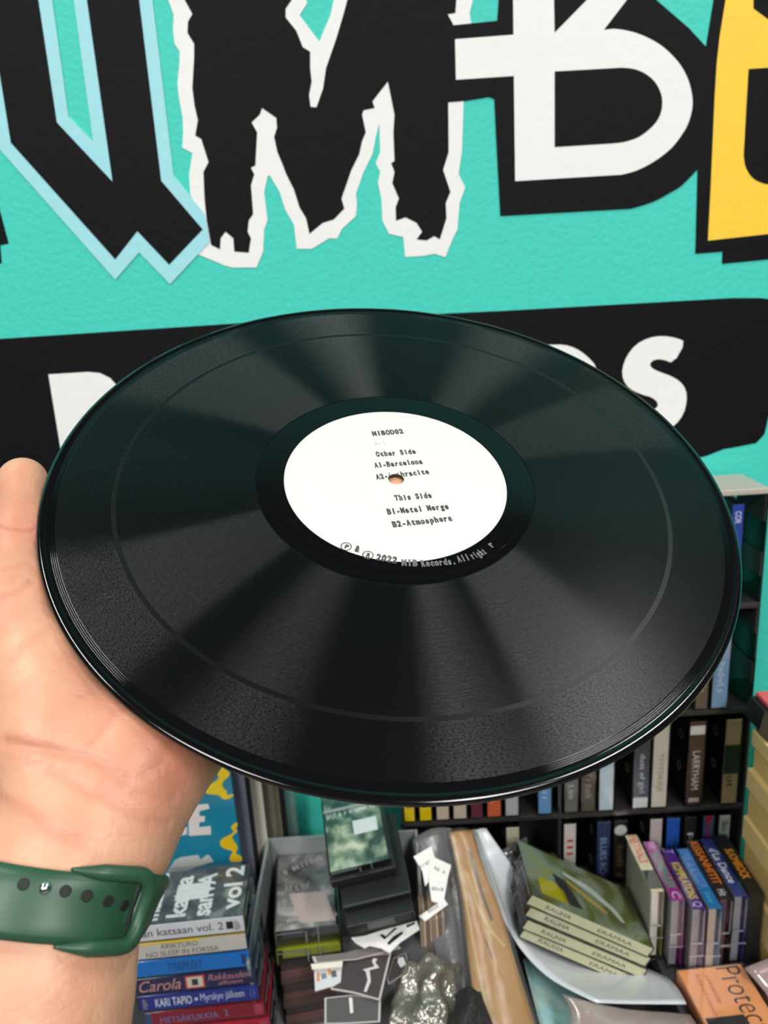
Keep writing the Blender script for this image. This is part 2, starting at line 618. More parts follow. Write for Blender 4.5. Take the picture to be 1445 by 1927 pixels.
# S, traced
band_letter([(995, 298), (945, 277), (870, 265), (795, 276), (725, 312), (675, 375), (650, 445), (655, 505), (690, 553), (750, 582), (815, 600), (848, 632), (838, 660), (795, 672), (735, 660), (690, 640),
             (628, 755), (690, 790), (780, 810), (870, 795), (940, 750), (985, 690), (1002, 620), (998, 560), (968, 515), (915, 483), (855, 463), (808, 440), (800, 415), (825, 394), (870, 393), (930, 415)], 1)
# D: only the crown of its bowl shows above the record
band_letter([(60, 322), (250, 314), (335, 313), (400, 333), (460, 375), (510, 430), (530, 520), (525, 620), (480, 730), (400, 800), (300, 835), (90, 850)], 1)
s4, o4 = 500 / 1445, (0, 540)
band_letter([(265, 475), (480, 462), (545, 468), (600, 495), (645, 545), (660, 610), (640, 680), (590, 730), (700, 930), (560, 945), (470, 760), (430, 765), (465, 955), (345, 965)], 0, s4, o4)
for x0 in (770, 1190, 1610):          # the letters hidden behind the record, plain strokes
    if x0 == 770:
        band_letter([(x0, 455), (x0 + 330, 436), (x0 + 335, 545), (x0 + 130, 556), (x0 + 140, 640), (x0 + 300, 630), (x0 + 305, 730), (x0 + 150, 740), (x0 + 160, 830), (x0 + 350, 815), (x0 + 355, 925), (x0 + 60, 945)], 0, s4, o4)
    elif x0 == 1190:
        band_letter([(x0 + 330, 455), (x0 + 180, 420), (x0 + 50, 500), (x0, 660), (x0 + 60, 830), (x0 + 200, 905), (x0 + 350, 870), (x0 + 310, 770), (x0 + 200, 790), (x0 + 130, 660), (x0 + 190, 530), (x0 + 290, 555)], 1, s4, o4)
    else:
        band_letter([(x0 + 190, 390), (x0 + 60, 450), (x0, 630), (x0 + 60, 810), (x0 + 200, 870), (x0 + 340, 810), (x0 + 400, 620), (x0 + 340, 440)], 1, s4, o4)

# ------------------------------------------------------------------ the record
RC_cam = (0.00537575, -0.01420248, 0.34610127)
RN_cam = (0.0721735, -0.71747849, -0.69283159)
RC, RN = EYE + cam2w(RC_cam), cam2w(RN_cam)
RM = frame(RC, cam2w((0.99739209, 0.05191833, 0.05013483)), cam2w((0, -0.69464315, 0.7193545)))
if (Vector(RM.col[2][:3])).dot(RN) < 0:
    raise RuntimeError('record frame flipped')


def onrec(px, py):
    d = ray(px, py)
    t = (RC - EYE).dot(RN) / d.dot(RN)
    v = EYE + d * t - RC
    return Vector((v.dot(Vector(RM.col[0][:3])), v.dot(Vector(RM.col[1][:3]))))


def vinyl(name, kind):
    m = bpy.data.materials.new(name)
    m.use_nodes = True
    nt = m.node_tree
    b = nt.nodes['Principled BSDF']
    b.inputs['Base Color'].default_value = (0.0035, 0.0035, 0.004, 1)
    b.inputs['IOR'].default_value = 1.5
    b.inputs['Specular IOR Level'].default_value = 0.2
    if kind == 'gloss':
        b.inputs['Roughness'].default_value = 0.06
        return m
    tc = nt.nodes.new('ShaderNodeTexCoord')
    ln = nt.nodes.new('ShaderNodeVectorMath')
    ln.operation = 'LENGTH'
    sep = nt.nodes.new('ShaderNodeSeparateXYZ')
    nt.links.new(tc.outputs['Object'], sep.inputs[0])
    cmb = nt.nodes.new('ShaderNodeCombineXYZ')
    nt.links.new(sep.outputs[0], cmb.inputs[0])
    nt.links.new(sep.outputs[1], cmb.inputs[1])
    nt.links.new(cmb.outputs[0], ln.inputs[0])
    # groove bands: noise along the radius only
    nr = nt.nodes.new('ShaderNodeTexNoise')
    nr.noise_dimensions = '1D'
    nr.inputs['Scale'].default_value = 900
    nr.inputs['Detail'].default_value = 6
    nr.inputs['Roughness'].default_value = 0.75
    nt.links.new(ln.outputs['Value'], nr.inputs['W'])
    tg = nt.nodes.new('ShaderNodeTangent')
    tg.direction_type = 'RADIAL'
    tg.axis = 'Z'
    b.inputs['Roughness'].default_value = 0.25
    b.inputs['Specular IOR Level'].default_value = 0.06
    gl = nt.nodes.new('ShaderNodeBsdfAnisotropic')
    gl.inputs['Anisotropy'].default_value = 0.86
    nt.links.new(tg.outputs[0], gl.inputs['Tangent'])
    rr = nt.nodes.new('ShaderNodeMapRange')
    rr.inputs[3].default_value = 0.22
    rr.inputs[4].default_value = 0.29
    nt.links.new(nr.outputs['Fac'], rr.inputs[0])
    nt.links.new(rr.outputs[0], gl.inputs['Roughness'])
    fr = nt.nodes.new('ShaderNodeFresnel')
    fr.inputs['IOR'].default_value = 1.31
    mxs = nt.nodes.new('ShaderNodeMixShader')
    nq = nt.nodes.new('ShaderNodeTexNoise')
    nq.noise_dimensions = '1D'
    nq.inputs['Scale'].default_value = 2200
    nq.inputs['Detail'].default_value = 5
    nq.inputs['Roughness'].default_value = 0.7
    nt.links.new(ln.outputs['Value'], nq.inputs['W'])
    rq = nt.nodes.new('ShaderNodeMapRange')
    rq.inputs[1].default_value, rq.inputs[2].default_value = 0.3, 0.7
    rq.inputs[3].default_value, rq.inputs[4].default_value = 0.44, 1.2
    nt.links.new(nq.outputs['Fac'], rq.inputs[0])
    ng = nt.nodes.new('ShaderNodeTexNoise')
    ng.inputs['Scale'].default_value = 2600 if kind == 'noisy' else 1500
    ng.inputs['Detail'].default_value = 1
    at2 = nt.nodes.new('ShaderNodeMath')
    at2.operation = 'ARCTAN2'
    nt.links.new(sep.outputs[1], at2.inputs[0])
    nt.links.new(sep.outputs[0], at2.inputs[1])
    am = nt.nodes.new('ShaderNodeMath')
    am.operation = 'MULTIPLY'
    am.inputs[1].default_value = 0.045
    nt.links.new(at2.outputs[0], am.inputs[0])
    pc = nt.nodes.new('ShaderNodeCombineXYZ')
    nt.links.new(ln.outputs['Value'], pc.inputs[0])
    nt.links.new(am.outputs[0], pc.inputs[1])
    nt.links.new(pc.outputs[0], ng.inputs['Vector'])
    rg_ = nt.nodes.new('ShaderNodeMapRange')
    rg_.inputs[1].default_value, rg_.inputs[2].default_value = 0.38, 0.66
    rg_.inputs[3].default_value, rg_.inputs[4].default_value = (0.35, 1.75) if kind == 'noisy' else (0.7, 1.3)
    nt.links.new(ng.outputs['Fac'], rg_.inputs[0])
    m1 = nt.nodes.new('ShaderNodeMath')
    m1.operation = 'MULTIPLY'
    nt.links.new(rq.outputs[0], m1.inputs[0])
    nt.links.new(rg_.outputs[0], m1.inputs[1])
    m2 = nt.nodes.new('ShaderNodeMath')
    m2.operation = 'MULTIPLY'
    m2.use_clamp = True
    nt.links.new(m1.outputs[0], m2.inputs[0])
    nt.links.new(fr.outputs[0], m2.inputs[1])
    nt.links.new(m2.outputs[0], mxs.inputs[0])
    nt.links.new(b.outputs[0], mxs.inputs[1])
    nt.links.new(gl.outputs[0], mxs.inputs[2])
    nt.links.new(mxs.outputs[0], nt.nodes['Material Output'].inputs[0])
    # fine relief
    nb = nt.nodes.new('ShaderNodeTexNoise')
    if kind == 'noisy':
        nb.inputs['Scale'].default_value = 3200
        nb.inputs['Detail'].default_value = 1
        nt.links.new(tc.outputs['Object'], nb.inputs['Vector'])
        st = 0.10
    else:
        nb.noise_dimensions = '1D'
        nb.inputs['Scale'].default_value = 1600
        nb.inputs['Detail'].default_value = 3
        nt.links.new(ln.outputs['Value'], nb.inputs['W'])
        st = 0.10
    bp = nt.nodes.new('ShaderNodeBump')
    bp.inputs['Strength'].default_value = st
    bp.inputs['Distance'].default_value = 0.0001
    nt.links.new(nb.outputs['Fac'], bp.inputs['Height'])
    nt.links.new(bp.outputs[0], gl.inputs['Normal'])
    return m


v_gloss, v_rim = vinyl('vinyl_gloss', 'gloss'), vinyl('vinyl_rim', 'gloss')
v_rim.node_tree.nodes['Principled BSDF'].inputs['Specular IOR Level'].default_value = 0.55
v_rim.node_tree.nodes['Principled BSDF'].inputs['Roughness'].default_value = 0.1
v_gap = vinyl('vinyl_track_gap', 'gloss')
v_gap.node_tree.nodes['Principled BSDF'].inputs['Roughness'].default_value = 0.34
v_groove, v_noisy = vinyl('vinyl_groove', 'groove'), vinyl('vinyl_noisy_groove', 'noisy')
rec = thing('vinyl_record', 'black vinyl record with a stamped white label held flat in the hand', 'record', RM)
RT = 0.0009                                             # half thickness


def ring(name, prof, m, n=256, parent=rec):
    return obj(name, lathe(prof, n), m, parent, smooth=True)


rim = [(0.1437, RT)]
for k, rg in enumerate((0.1441, 0.1448, 0.1455, 0.1462)):   # lead-in groove turns
    rim += [(rg - 0.00012, RT), (rg, RT - 0.00006), (rg + 0.00012, RT)]
rim += [(0.1471, RT)]
rim2 = [(0.1471, RT), (0.1476, RT + 0.0001), (0.1484, RT + 0.00034), (0.1490, RT + 0.00043), (0.1494, RT + 0.00043), (0.1498, RT + 0.00035), (0.1502, RT + 0.0002), (0.1505, RT), (0.1508, RT - 0.0004), (0.151, -0.0002), (0.1508, -0.0010), (0.1503, -0.0014), (0.149, -0.0015), (0.147, -RT), (0.0036, -RT), (0.0036, RT - 0.0003)]
ring('lead_in_ring', rim, v_gloss)
ring('outer_rim', rim2, v_rim)
ring('outer_track', [(0.1437, RT), (0.1222, RT)], v_noisy)
ring('track_gap', [(0.1222, RT), (0.1212, RT), (0.1203, RT)], v_gap)
ring('inner_track', [(0.1203, RT), (0.0625, RT)], v_groove)
DZ = RT - 0.00006
dead = [(0.0625, RT), (0.0624, RT - .00002), (0.0622, DZ), (0.0620, DZ)]
for rg in (0.0588, 0.0532):
    dead += [(rg + 0.0003, DZ), (rg + 0.00008, DZ), (rg, DZ - 0.00002), (rg - 0.00008, DZ), (rg - 0.0003, DZ)]
dead += [(0.0503, DZ), (0.0501, DZ), (0.0499, RT - 0.0002), (0.0036, RT - 0.0003)]
ring('run_out_ring', dead, v_gloss)
# printed label with the pressing ring
labm = mat('label_paper', (206, 209, 199), rough=0.55, vary=0.015, vscale=60)
lp = [(0.0036, RT - 0.0003), (0.0036, RT - .00005), (0.0038, RT), (0.0041, RT), (0.0157, RT), (0.0160, RT), (0.0162, RT - 0.00008), (0.0166, RT - 0.00008), (0.0168, RT), (0.0171, RT), (0.0494, RT), (0.0497, RT), (0.0499, RT - 0.0002)]
lab = ring('label', lp, labm, 128)
inkm = bpy.data.materials.new('stamp_ink')
inkm.use_nodes = True
nt = inkm.node_tree
bs = nt.nodes['Principled BSDF']
bs.inputs['Roughness'].default_value = 0.6
tcn, nzn, crn = nt.nodes.new('ShaderNodeTexCoord'), nt.nodes.new('ShaderNodeTexNoise'), nt.nodes.new('ShaderNodeValToRGB')
nzn.inputs['Scale'].default_value = 1100
nzn.inputs['Detail'].default_value = 2
nt.links.new(tcn.outputs['Object'], nzn.inputs['Vector'])
crn.color_ramp.elements[0].position, crn.color_ramp.elements[1].position = 0.58, 0.75
crn.color_ramp.elements[0].color = (0.04, 0.04, 0.042, 1)
crn.color_ramp.elements[1].color = (0.4, 0.4, 0.39, 1)
nt.links.new(nzn.outputs['Fac'], crn.inputs[0])
nt.links.new(crn.outputs[0], bs.inputs['Base Color'])
inkl = mat('faint_ink', (176, 176, 172), rough=0.6, vary=.5, vscale=900)
inkv = mat('ink_on_vinyl', (92, 94, 94), rough=0.6, vary=0.9, vscale=900)


def label_line(s, pa, pb, hgt, m=inkm, mono=True, bold=0.046):
    a, b = onrec(*pa), onrec(*pb)
    d = (b - a)
    L = d.length
    M = frame((a.x, a.y, RT + 0.00006), (d.x, d.y, 0), (-d.y, d.x, 0))
    o = lettering(s, M, L, hgt, m, lab, bold=bold, mono=mono)
    b2 = bmesh.new()
    b2.from_mesh(o.data)
    bmesh.ops.delete(b2, geom=[f for f in b2.faces if f.calc_center_median().xy.length < 0.0037], context='FACES')
    b2.to_mesh(o.data)
    b2.free()
    return o


hh = 0.0034
label_line('M1BOD02', (701, 823), (760, 818), hh)
a_, b_ = onrec(695, 841), onrec(727, 838)
d_ = b_ - a_
scribble(frame((a_.x, a_.y, RT + .00006), (d_.x, d_.y, 0), (-d_.y, d_.x, 0)), d_.length, .003, inkl, lab, n=6, seed=31)
label_line('Other Side', (708, 862), (783, 856), hh)
label_line('A1-Barcelona', (705, 883), (796, 875), hh)
label_line('A2-Anthracite', (708, 905), (808, 894), hh)
label_line('This Side', (743, 945), (813, 939), hh)
label_line('B1-Metal Merge', (729, 971), (845, 960), hh)
label_line('B2-Atmosphera', (739, 995), (852, 982), hh)
fs = [('P', 647, 1034, 655, 1036), ('&', 666, 1040, 676, 1042), ('R', 688, 1050, 696, 1052), ('2022', 706, 1056, 746, 1063), ('M1B', 755, 1067, 786, 1068), ('Records.', 793, 1069, 859, 1064), ('All', 862, 1061, 885, 1056), ('right', 889, 1055, 916, 1044), ('r', 924, 1034, 931, 1029)]
for s, a, b, c, d in fs:
    label_line(s, (a, b), (c, d), 0.0034 if s not in 'PR' else 0.0022, inkv if a > 750 else inkm)
    if s in ('P', 'R'):                       # the ring round the sign
        q = onrec((a + c) / 2, (b + d) / 2 - 3.5)
        bm = lathe([(.0019, .0), (.0023, .0), (.0023, .00005), (.0019, .00005), (.0019, .0)], 24)
        obj('sign_ring', bm, inkm, lab, M=Matrix.Translation((q.x, q.y, RT + .00006)))

# ------------------------------------------------------------------ the hand: one continuous body from a distance field
def cp(px, py, z):
    p = atD(px, py, z)
    return np.array(p[:])


def rp(x, y, n):                         # a point given in the record's own frame
    p = RM @ Vector((x, y, n))
    return np.array(p[:])


caps = []                                # (a, ra, b, rb)


def cap(a, ra, b, rb):
    caps.append((np.asarray(a, float), ra, np.asarray(b, float), rb))


# thumb
cap(cp(43, 906, .3400), .0105, cp(38, 1008, .3200), .0110)
cap(cp(38, 1008, .3200), .0111, cp(28, 1140, .2985), .0138)
cap(cp(28, 1140, .2985), .0150, cp(110, 1385, .272), .0205)
# fingers: knuckle row under the record, tips reaching the middle hole
er = np.array(onrec(238, 1332)[:])
er = er / np.linalg.norm(er)
et = np.array([er[1], -er[0]])
if et[1] < 0:
    et = -et                              # et points to the thumb side (up the picture)
tips, mcps = [], []
FING = [  # spread at knuckle, reach at knuckle, spread at tip, reach at tip, radius
    (0.040, 0.092, 0.044, 0.014, .0088),
    (0.021, 0.090, 0.001, -0.005, .0092),
    (0.002, 0.094, -0.022, 0.010, .0086),
    (-0.010, 0.103, -0.044, 0.044, .0076)]
for sk, rk, stp, rt, rad in FING:
    k = er * rk + et * sk
    tp = er * rt + et * stp
    K = rp(k[0], k[1], -0.024)
    m1 = k * .54 + tp * .46
    m2 = k * .24 + tp * .76
    A = rp(m1[0], m1[1], -0.0175)
    B = rp(m2[0], m2[1], -0.0125)
    T = rp(tp[0], tp[1], -RT - rad * 0.86)
    cap(K, rad * 1.25, A, rad * 1.1)
    cap(A, rad * 1.08, B, rad)
    cap(B, rad, T, rad * 0.86)
    mcps.append(K)
# palm: metacarpals from the wrist to the knuckles, and the heel of the hand
W1, W2 = cp(178, 1590, .257), cp(112, 1600, .255)
for f, K in zip((0.0, 0.35, 0.7, 1.0), mcps):
    w0 = W2 * (1 - f) + W1 * f
    cap(w0, .0175, K, .0122)
cap(cp(118, 1390, .272), .0215, cp(130, 1560, .258), .0195)
cap(cp(150, 1240, .292), .0125, cp(128, 1400, .274), .018)
cap(cp(256, 1425, .270), .0205, cp(200, 1575, .259), .0200)
cap(cp(258, 1380, .278), .0150, mcps[3], .0125)
# wrist and forearm
cap(W1, .0200, cp(112, 1700, .250), .0215)
cap(W2, .0195, cp(55, 1690, .248), .0215)
E1, E2 = cp(82, 1830, .242), cp(-25, 1830, .240)
cap(cp(112, 1700, .250), .0215, E1, .0255)
cap(cp(55, 1690, .248), .0215, E2, .0255)
X1, X2 = cp(20, 2350, .215), cp(-160, 2350, .215)
cap(E1, .0255, X1, .033)
cap(E2, .0255, X2, .033)


def sdf(P, k=0.011):
    P = np.asarray(P, np.float32)
    d = None
    for a, ra, b, rb in caps:
        ab = (b - a).astype(np.float32)
        pa = P - a.astype(np.float32)
        t = np.clip((pa @ ab) / float(ab @ ab), 0, 1)
        e = np.linalg.norm(pa - t[..., None] * ab, axis=-1) - (ra + (rb - ra) * t)
        if d is None:
            d = e
        else:
            h = np.clip(0.5 + 0.5 * (d - e) / k, 0, 1)
            d = d * (1 - h) + e * h - k * h * (1 - h)
    # nothing of the hand goes through the record
    q = (P - np.array(RC[:], np.float32))
    hgt = q @ np.array(RN[:], np.float32)
    rad = np.sqrt(np.maximum((q * q).sum(-1) - hgt * hgt, 0))
    slab = np.maximum(np.maximum(hgt - 0.02, -0.0018 - hgt), rad - 0.1505)
    return np.maximum(d, -slab)


def surface_nets(lo, hi, step):
    n = np.ceil((hi - lo) / step).astype(int) + 1
    ax = [lo[i] + step * np.arange(n[i]) for i in range(3)]
    G = np.stack(np.meshgrid(*ax, indexing='ij'), -1).astype(np.float32)
    D = np.empty(n, np.float32)
    for i in range(n[0]):
        D[i] = sdf(G[i])
    s = D < 0
    cs = np.zeros(np.array(n) - 1, int)
    acc = np.zeros(tuple(np.array(n) - 1) + (3,), np.float32)
    cnt = np.zeros(np.array(n) - 1, np.float32)
    corners = [(i, j, k) for i in (0, 1) for j in (0, 1) for k in (0, 1)]
    sl = lambda c: tuple(slice(c[q], n[q] - 1 + c[q]) for q in range(3))
    for a in corners:
        for q in range(3):
            if a[q] == 0:
                b = list(a)
                b[q] = 1
                da, db = D[sl(a)], D[sl(b)]
                cr = (da < 0) != (db < 0)
                t = np.where(cr, da / np.where(cr, da - db, 1), 0)
                for e in range(3):
                    v = a[e] + (t if e == q else 0)
                    acc[..., e] += np.where(cr, v, 0)
                cnt += cr
    act = cnt > 0
    idx = -np.ones(act.shape, int)
    idx[act] = np.arange(act.sum())
    cell = np.argwhere(act)
    V = lo + step * (cell + acc[act] / cnt[act][:, None])
    faces = []
    for q in range(3):
        u, v = [(1, 2), (2, 0), (0, 1)][q]
        e = np.zeros(3, int)
        e[q] = 1
        A = s[tuple(slice(0, n[i] - e[i]) for i in range(3))]
        B = s[tuple(slice(e[i], n[i]) for i in range(3))]
        cr = np.argwhere(A != B)
        ok = (cr[:, u] > 0) & (cr[:, v] > 0) & (cr[:, u] < n[u] - 1) & (cr[:, v] < n[v] - 1)
        cr = cr[ok]
        eu, ev = np.zeros(3, int), np.zeros(3, int)
        eu[u], ev[v] = 1, 1
        q4 = [idx[tuple((cr - o).T)] for o in (0 * eu, eu, eu + ev, ev)]
        F = np.stack(q4, 1)
        flip = ~A[tuple(cr.T)]
        F[flip] = F[flip][:, ::-1]
        faces.append(F)
    F = np.concatenate(faces)
    F = F[(F >= 0).all(1)]
    return V, F


allp = np.array([p for c in caps for p in (c[0], c[2])])
lo, hi = allp.min(0) - 0.045, allp.max(0) + 0.04
HV, HF = surface_nets(lo, hi, 0.0024)


def grad(P, e=4e-4):
    g = np.stack([sdf(P + np.eye(3)[i] * e) - sdf(P - np.eye(3)[i] * e) for i in range(3)], -1)
    return g / (np.linalg.norm(g, axis=-1, keepdims=True) + 1e-9)


me = bpy.data.meshes.new('hand_body')
me.from_pydata(HV.tolist(), [], HF.tolist())
bm = bmesh.new()
bm.from_mesh(me)
bmesh.ops.recalc_face_normals(bm, faces=bm.faces)
bmesh.ops.subdivide_edges(bm, edges=bm.edges[:], cuts=1, use_grid_fill=True)
bm.to_mesh(me)
bm.free()
V = np.array([v.co[:] for v in me.vertices], np.float32)
for _ in range(2):
    V = V - grad(V) * sdf(V)[:, None] * 0.9


def hit_hand(px, py):
    d = np.array(ray(px, py).normalized()[:])
    p = np.array(EYE[:]) + d * 0.15
    for _ in range(60):
        s = float(sdf(p[None])[0])
        p = p + d * s * 0.8
        if abs(s) < 1e-5:
            break
    return p if abs(s) < 2e-3 else None


CREASES = [  # image polyline, depth (mm), width (mm), redness
    ([(0, 992), (30, 995), (70, 999)], .55, 1.0, .8),
    ([(0, 975), (60, 978)], .15, 1.2, .3),
    ([(0, 1128), (35, 1113), (66, 1090)], .4, 1.3, .5),
    ([(0, 1070), (66, 1058)], .2, 1.5, .4),
    ([(248, 1322), (215, 1345), (185, 1385), (165, 1400)], .45, 1.5, .5),
    ([(150, 1310), (185, 1298), (205, 1288)], .2, 1.0, .5),
    ([(10, 1397), (100, 1413), (166, 1426), (213, 1450), (239, 1473)], .55, 1.6, .45),
    ([(0, 1505), (43, 1529), (100, 1562), (150, 1585)], .4, 1.6, .4),
    ([(186, 1493), (213, 1510), (282, 1546), (325, 1549)], .45, 1.5, .4),
    ([(256, 1493), (290, 1505), (335, 1503)], .3, 1.3, .35),
    ([(100, 1450), (160, 1486), (186, 1503)], .35, 1.5, .35),
    ([(60, 1440), (150, 1448), (215, 1462)], .2, 1.2, .2),
    ([(20, 1240), (70, 1200), (100, 1175)], .25, 1.3, .3),
    ([(330, 1395), (300, 1440), (270, 1460)], .2, 2.2, .5),
]
NR = grad(V)
red = np.zeros(len(V), np.float32)
disp = np.zeros(len(V), np.float32)
for line, dep, wid, rd in CREASES:
    pts = []
    for (xa, ya), (xb, yb) in zip(line, line[1:]):
        nseg = max(3, int(math.hypot(xb - xa, yb - ya) / 7))
        for k in range(nseg):
            h = hit_hand(xa + (xb - xa) * k / nseg, ya + (yb - ya) * k / nseg)
            if h is not None:
                pts.append(h)
    if len(pts) < 2:
        continue
    pts = np.array(pts, np.float32)
    near = np.where(np.linalg.norm(V - pts.mean(0), axis=1) < 0.07)[0]
    dd = np.min(np.linalg.norm(V[near, None] - pts[None], axis=2), axis=1)
    g = np.exp(-(dd / (wid * 1e-3)) ** 2)
    disp[near] = np.maximum(disp[near], g * dep * 1.5e-3)
    red[near] = np.maximum(red[near], np.exp(-(dd / (wid * 2.2e-3)) ** 2) * rd)
V = V - NR * disp[:, None]
# thumb tip, palm mounts and the part pressed against the rim are naturally redder
for (px, py, z, rad, amt) in [(40, 960, .31, .022, .55), (60, 1080, .295, .02, .35), (330, 1410, .255, .022, .7), (215, 1330, .265, .02, .5), (20, 1030, .30, .015, .4)]:
    c = cp(px, py, z)
    red = np.maximum(red, amt * np.exp(-(np.linalg.norm(V - c, axis=1) / rad) ** 2))
me.vertices.foreach_set('co', V.astype(np.float32).ravel())
at = me.attributes.new('redness', 'FLOAT', 'POINT')
at.data.foreach_set('value', red)
for p in me.polygons:
    p.use_smooth = True
me.update()
skin = bpy.data.materials.new('skin')
skin.use_nodes = True
nt = skin.node_tree
b = nt.nodes['Principled BSDF']
tc = nt.nodes.new('ShaderNodeTexCoord')
atn = nt.nodes.new('ShaderNodeAttribute')
atn.attribute_name = 'redness'
n1 = nt.nodes.new('ShaderNodeTexNoise')
n1.inputs['Scale'].default_value = 55
n1.inputs['Detail'].default_value = 4
nt.links.new(tc.outputs['Object'], n1.inputs['Vector'])
cr = nt.nodes.new('ShaderNodeValToRGB')
cr.color_ramp.elements[0].position, cr.color_ramp.elements[1].position = 0.3, 0.7
cr.color_ramp.elements[0].color = (*lin((197, 142, 114)), 1)
cr.color_ramp.elements[1].color = (*lin((212, 164, 134)), 1)
nt.links.new(n1.outputs['Fac'], cr.inputs[0])
mx = nt.nodes.new('ShaderNodeMix')
mx.data_type = 'RGBA'
nt.links.new(atn.outputs['Fac'], mx.inputs[0])
nt.links.new(cr.outputs[0], mx.inputs[6])
mx.inputs[7].default_value = (*lin((182, 106, 84)), 1)
nt.links.new(mx.outputs[2], b.inputs['Base Color'])
b.inputs['Roughness'].default_value = 0.45
b.inputs['Specular IOR Level'].default_value = 0.4
b.inputs['Subsurface Weight'].default_value = 0.25
b.inputs['Subsurface Radius'].default_value = (0.006, 0.0025, 0.0012)
b.inputs['Subsurface Scale'].default_value = 1.0
mp = nt.nodes.new('ShaderNodeMapping')
mp.inputs['Rotation'].default_value = (0.3, 0.4, -0.5)
mp.inputs['Scale'].default_value = (1, 1.7, 1.1)
nt.links.new(tc.outputs['Object'], mp.inputs[0])
n2 = nt.nodes.new('ShaderNodeTexNoise')
n2.inputs['Scale'].default_value = 260
n2.inputs['Detail'].default_value = 5
n2.inputs['Distortion'].default_value = 0.2
nt.links.new(mp.outputs[0], n2.inputs['Vector'])
vo = nt.nodes.new('ShaderNodeTexVoronoi')
vo.feature = 'DISTANCE_TO_EDGE'
vo.inputs['Scale'].default_value = 160
nt.links.new(mp.outputs[0], vo.inputs['Vector'])
vr = nt.nodes.new('ShaderNodeMapRange')
vr.inputs[1].default_value, vr.inputs[2].default_value = 0.0, 0.12
nt.links.new(vo.outputs['Distance'], vr.inputs[0])
ad = nt.nodes.new('ShaderNodeMath')
ad.operation = 'MULTIPLY_ADD'
ad.inputs[1].default_value = 0.16
nt.links.new(vr.outputs[0], ad.inputs[0])
nt.links.new(n2.outputs['Fac'], ad.inputs[2])
bp = nt.nodes.new('ShaderNodeBump')
bp.inputs['Strength'].default_value = 0.22
bp.inputs['Distance'].default_value = 0.0012
nt.links.new(ad.outputs[0], bp.inputs['Height'])
nt.links.new(bp.outputs[0], b.inputs['Normal'])
me.name = 'person'
hand = link('person', me, skin)
tag(hand, 'left arm and open palm of a person carrying the black record on the fingers', 'person')

# ------------------------------------------------------------------ watch strap round the wrist
ax0 = (cp(108, 1665, .2525) + cp(60, 1665, .2525)) / 2
ax0 = cp(98, 1668, .2508)
uax = cp(107, 1720, .2475) - cp(137, 1600, .2535)
uax = uax / np.linalg.norm(uax)
vcam = np.array(EYE[:]) - ax0
vcam = vcam - uax * (vcam @ uax)
vcam = vcam / np.linalg.norm(vcam)           # angle 0 faces the viewer
side = np.cross(vcam, uax)
if side @ np.array(r_[:]) < 0:
    side = -side                             # +90 degrees lies to the right
NA = 144
TH = -PI + 2 * PI * np.arange(NA) / NA
WS = np.linspace(-0.016, 0.016, 9)
Rg = np.empty((len(WS), NA))
for i, wv in enumerate(WS):
    dirs = np.cos(TH)[:, None] * vcam + np.sin(TH)[:, None] * side
    base = ax0 + uax * wv
    rr = np.full(NA, 0.075)
    for _ in range(50):
        rr -= sdf(base + dirs * rr[:, None]) * 0.85
    Rg[i] = rr
Rm = Rg.copy()
ker = np.exp(-(np.arange(-8, 9) / 4.0) ** 2)
ker /= ker.sum()
for i in range(len(WS)):                      # the strap spans small hollows
    p = np.concatenate([Rg[i][-8:], Rg[i], Rg[i][:8]])
    Rm[i] = np.maximum(np.convolve(p, ker, 'valid'), Rg[i])


def on_wrist(th, wv, off):
    fi = (wv - WS[0]) / (WS[1] - WS[0])
    fi = min(max(fi, 0), len(WS) - 1.001)
    i = int(fi)
    a = (th + PI) / (2 * PI) * NA
    j = int(math.floor(a))
    t = a - j
    q = lambda ii: Rm[ii, j % NA] * (1 - t) + Rm[ii, (j + 1) % NA] * t
    r = q(i) * (1 - fi + i) + q(i + 1) * (fi - i) + off
    return Vector(ax0 + uax * wv + (math.cos(th) * vcam + math.sin(th) * side) * r)


def strap_band(th0, th1, wfun, o0, o1, n=60, m=8, edge=0.0006):
    """band from angle th0 to th1; section with rounded edges between offsets o0 and o1"""
    bm = bmesh.new()
    rings = []
    for i in range(n + 1):
        th = th0 + (th1 - th0) * i / n
        hw = wfun(i / n)
        a0 = o0(i / n) if callable(o0) else o0
        a1 = o1(i / n) if callable(o1) else o1
        sec = []
        for k in range(m + 1):
            x = -1 + 2 * k / m
            drop = edge * (abs(x) ** 8) * 1.6
            sec.append((x * hw, a1 - drop))
        sec += [(hw, a0 + edge), (hw * 0.96, a0)] + [(-hw * 0.96, a0), (-hw, a0 + edge)]
        rings.append([bm.verts.new(on_wrist(th, wv, of)) for wv, of in sec])
    L = len(rings[0])
    for a, b in zip(rings, rings[1:]):
        for k in range(L):
            bm.faces.new((a[k], a[(k + 1) % L], b[(k + 1) % L], b[k]))
    bm.faces.new(rings[0])
    bm.faces.new(rings[-1][::-1])
    return bm


green = mat('green_rubber', (37, 74, 54), rough=0.42, spec=0.45, vary=0.04, vscale=40)
dark = mat('hole_shade', (14, 18, 16), rough=0.7)  # near-black, paints the shade inside the holes and the slot
wt = thing('wristwatch', 'watch on a dark green rubber strap with a row of holes, worn round the wrist', 'watch', Matrix.Translation(Vector(ax0)))
wt_inv = Matrix.Translation(-Vector(ax0))
DEG = PI / 180


def wpart(name, bm, m, smooth=True, parent=wt):
    return obj(name, bm, m, parent, smooth, M=wt_inv)


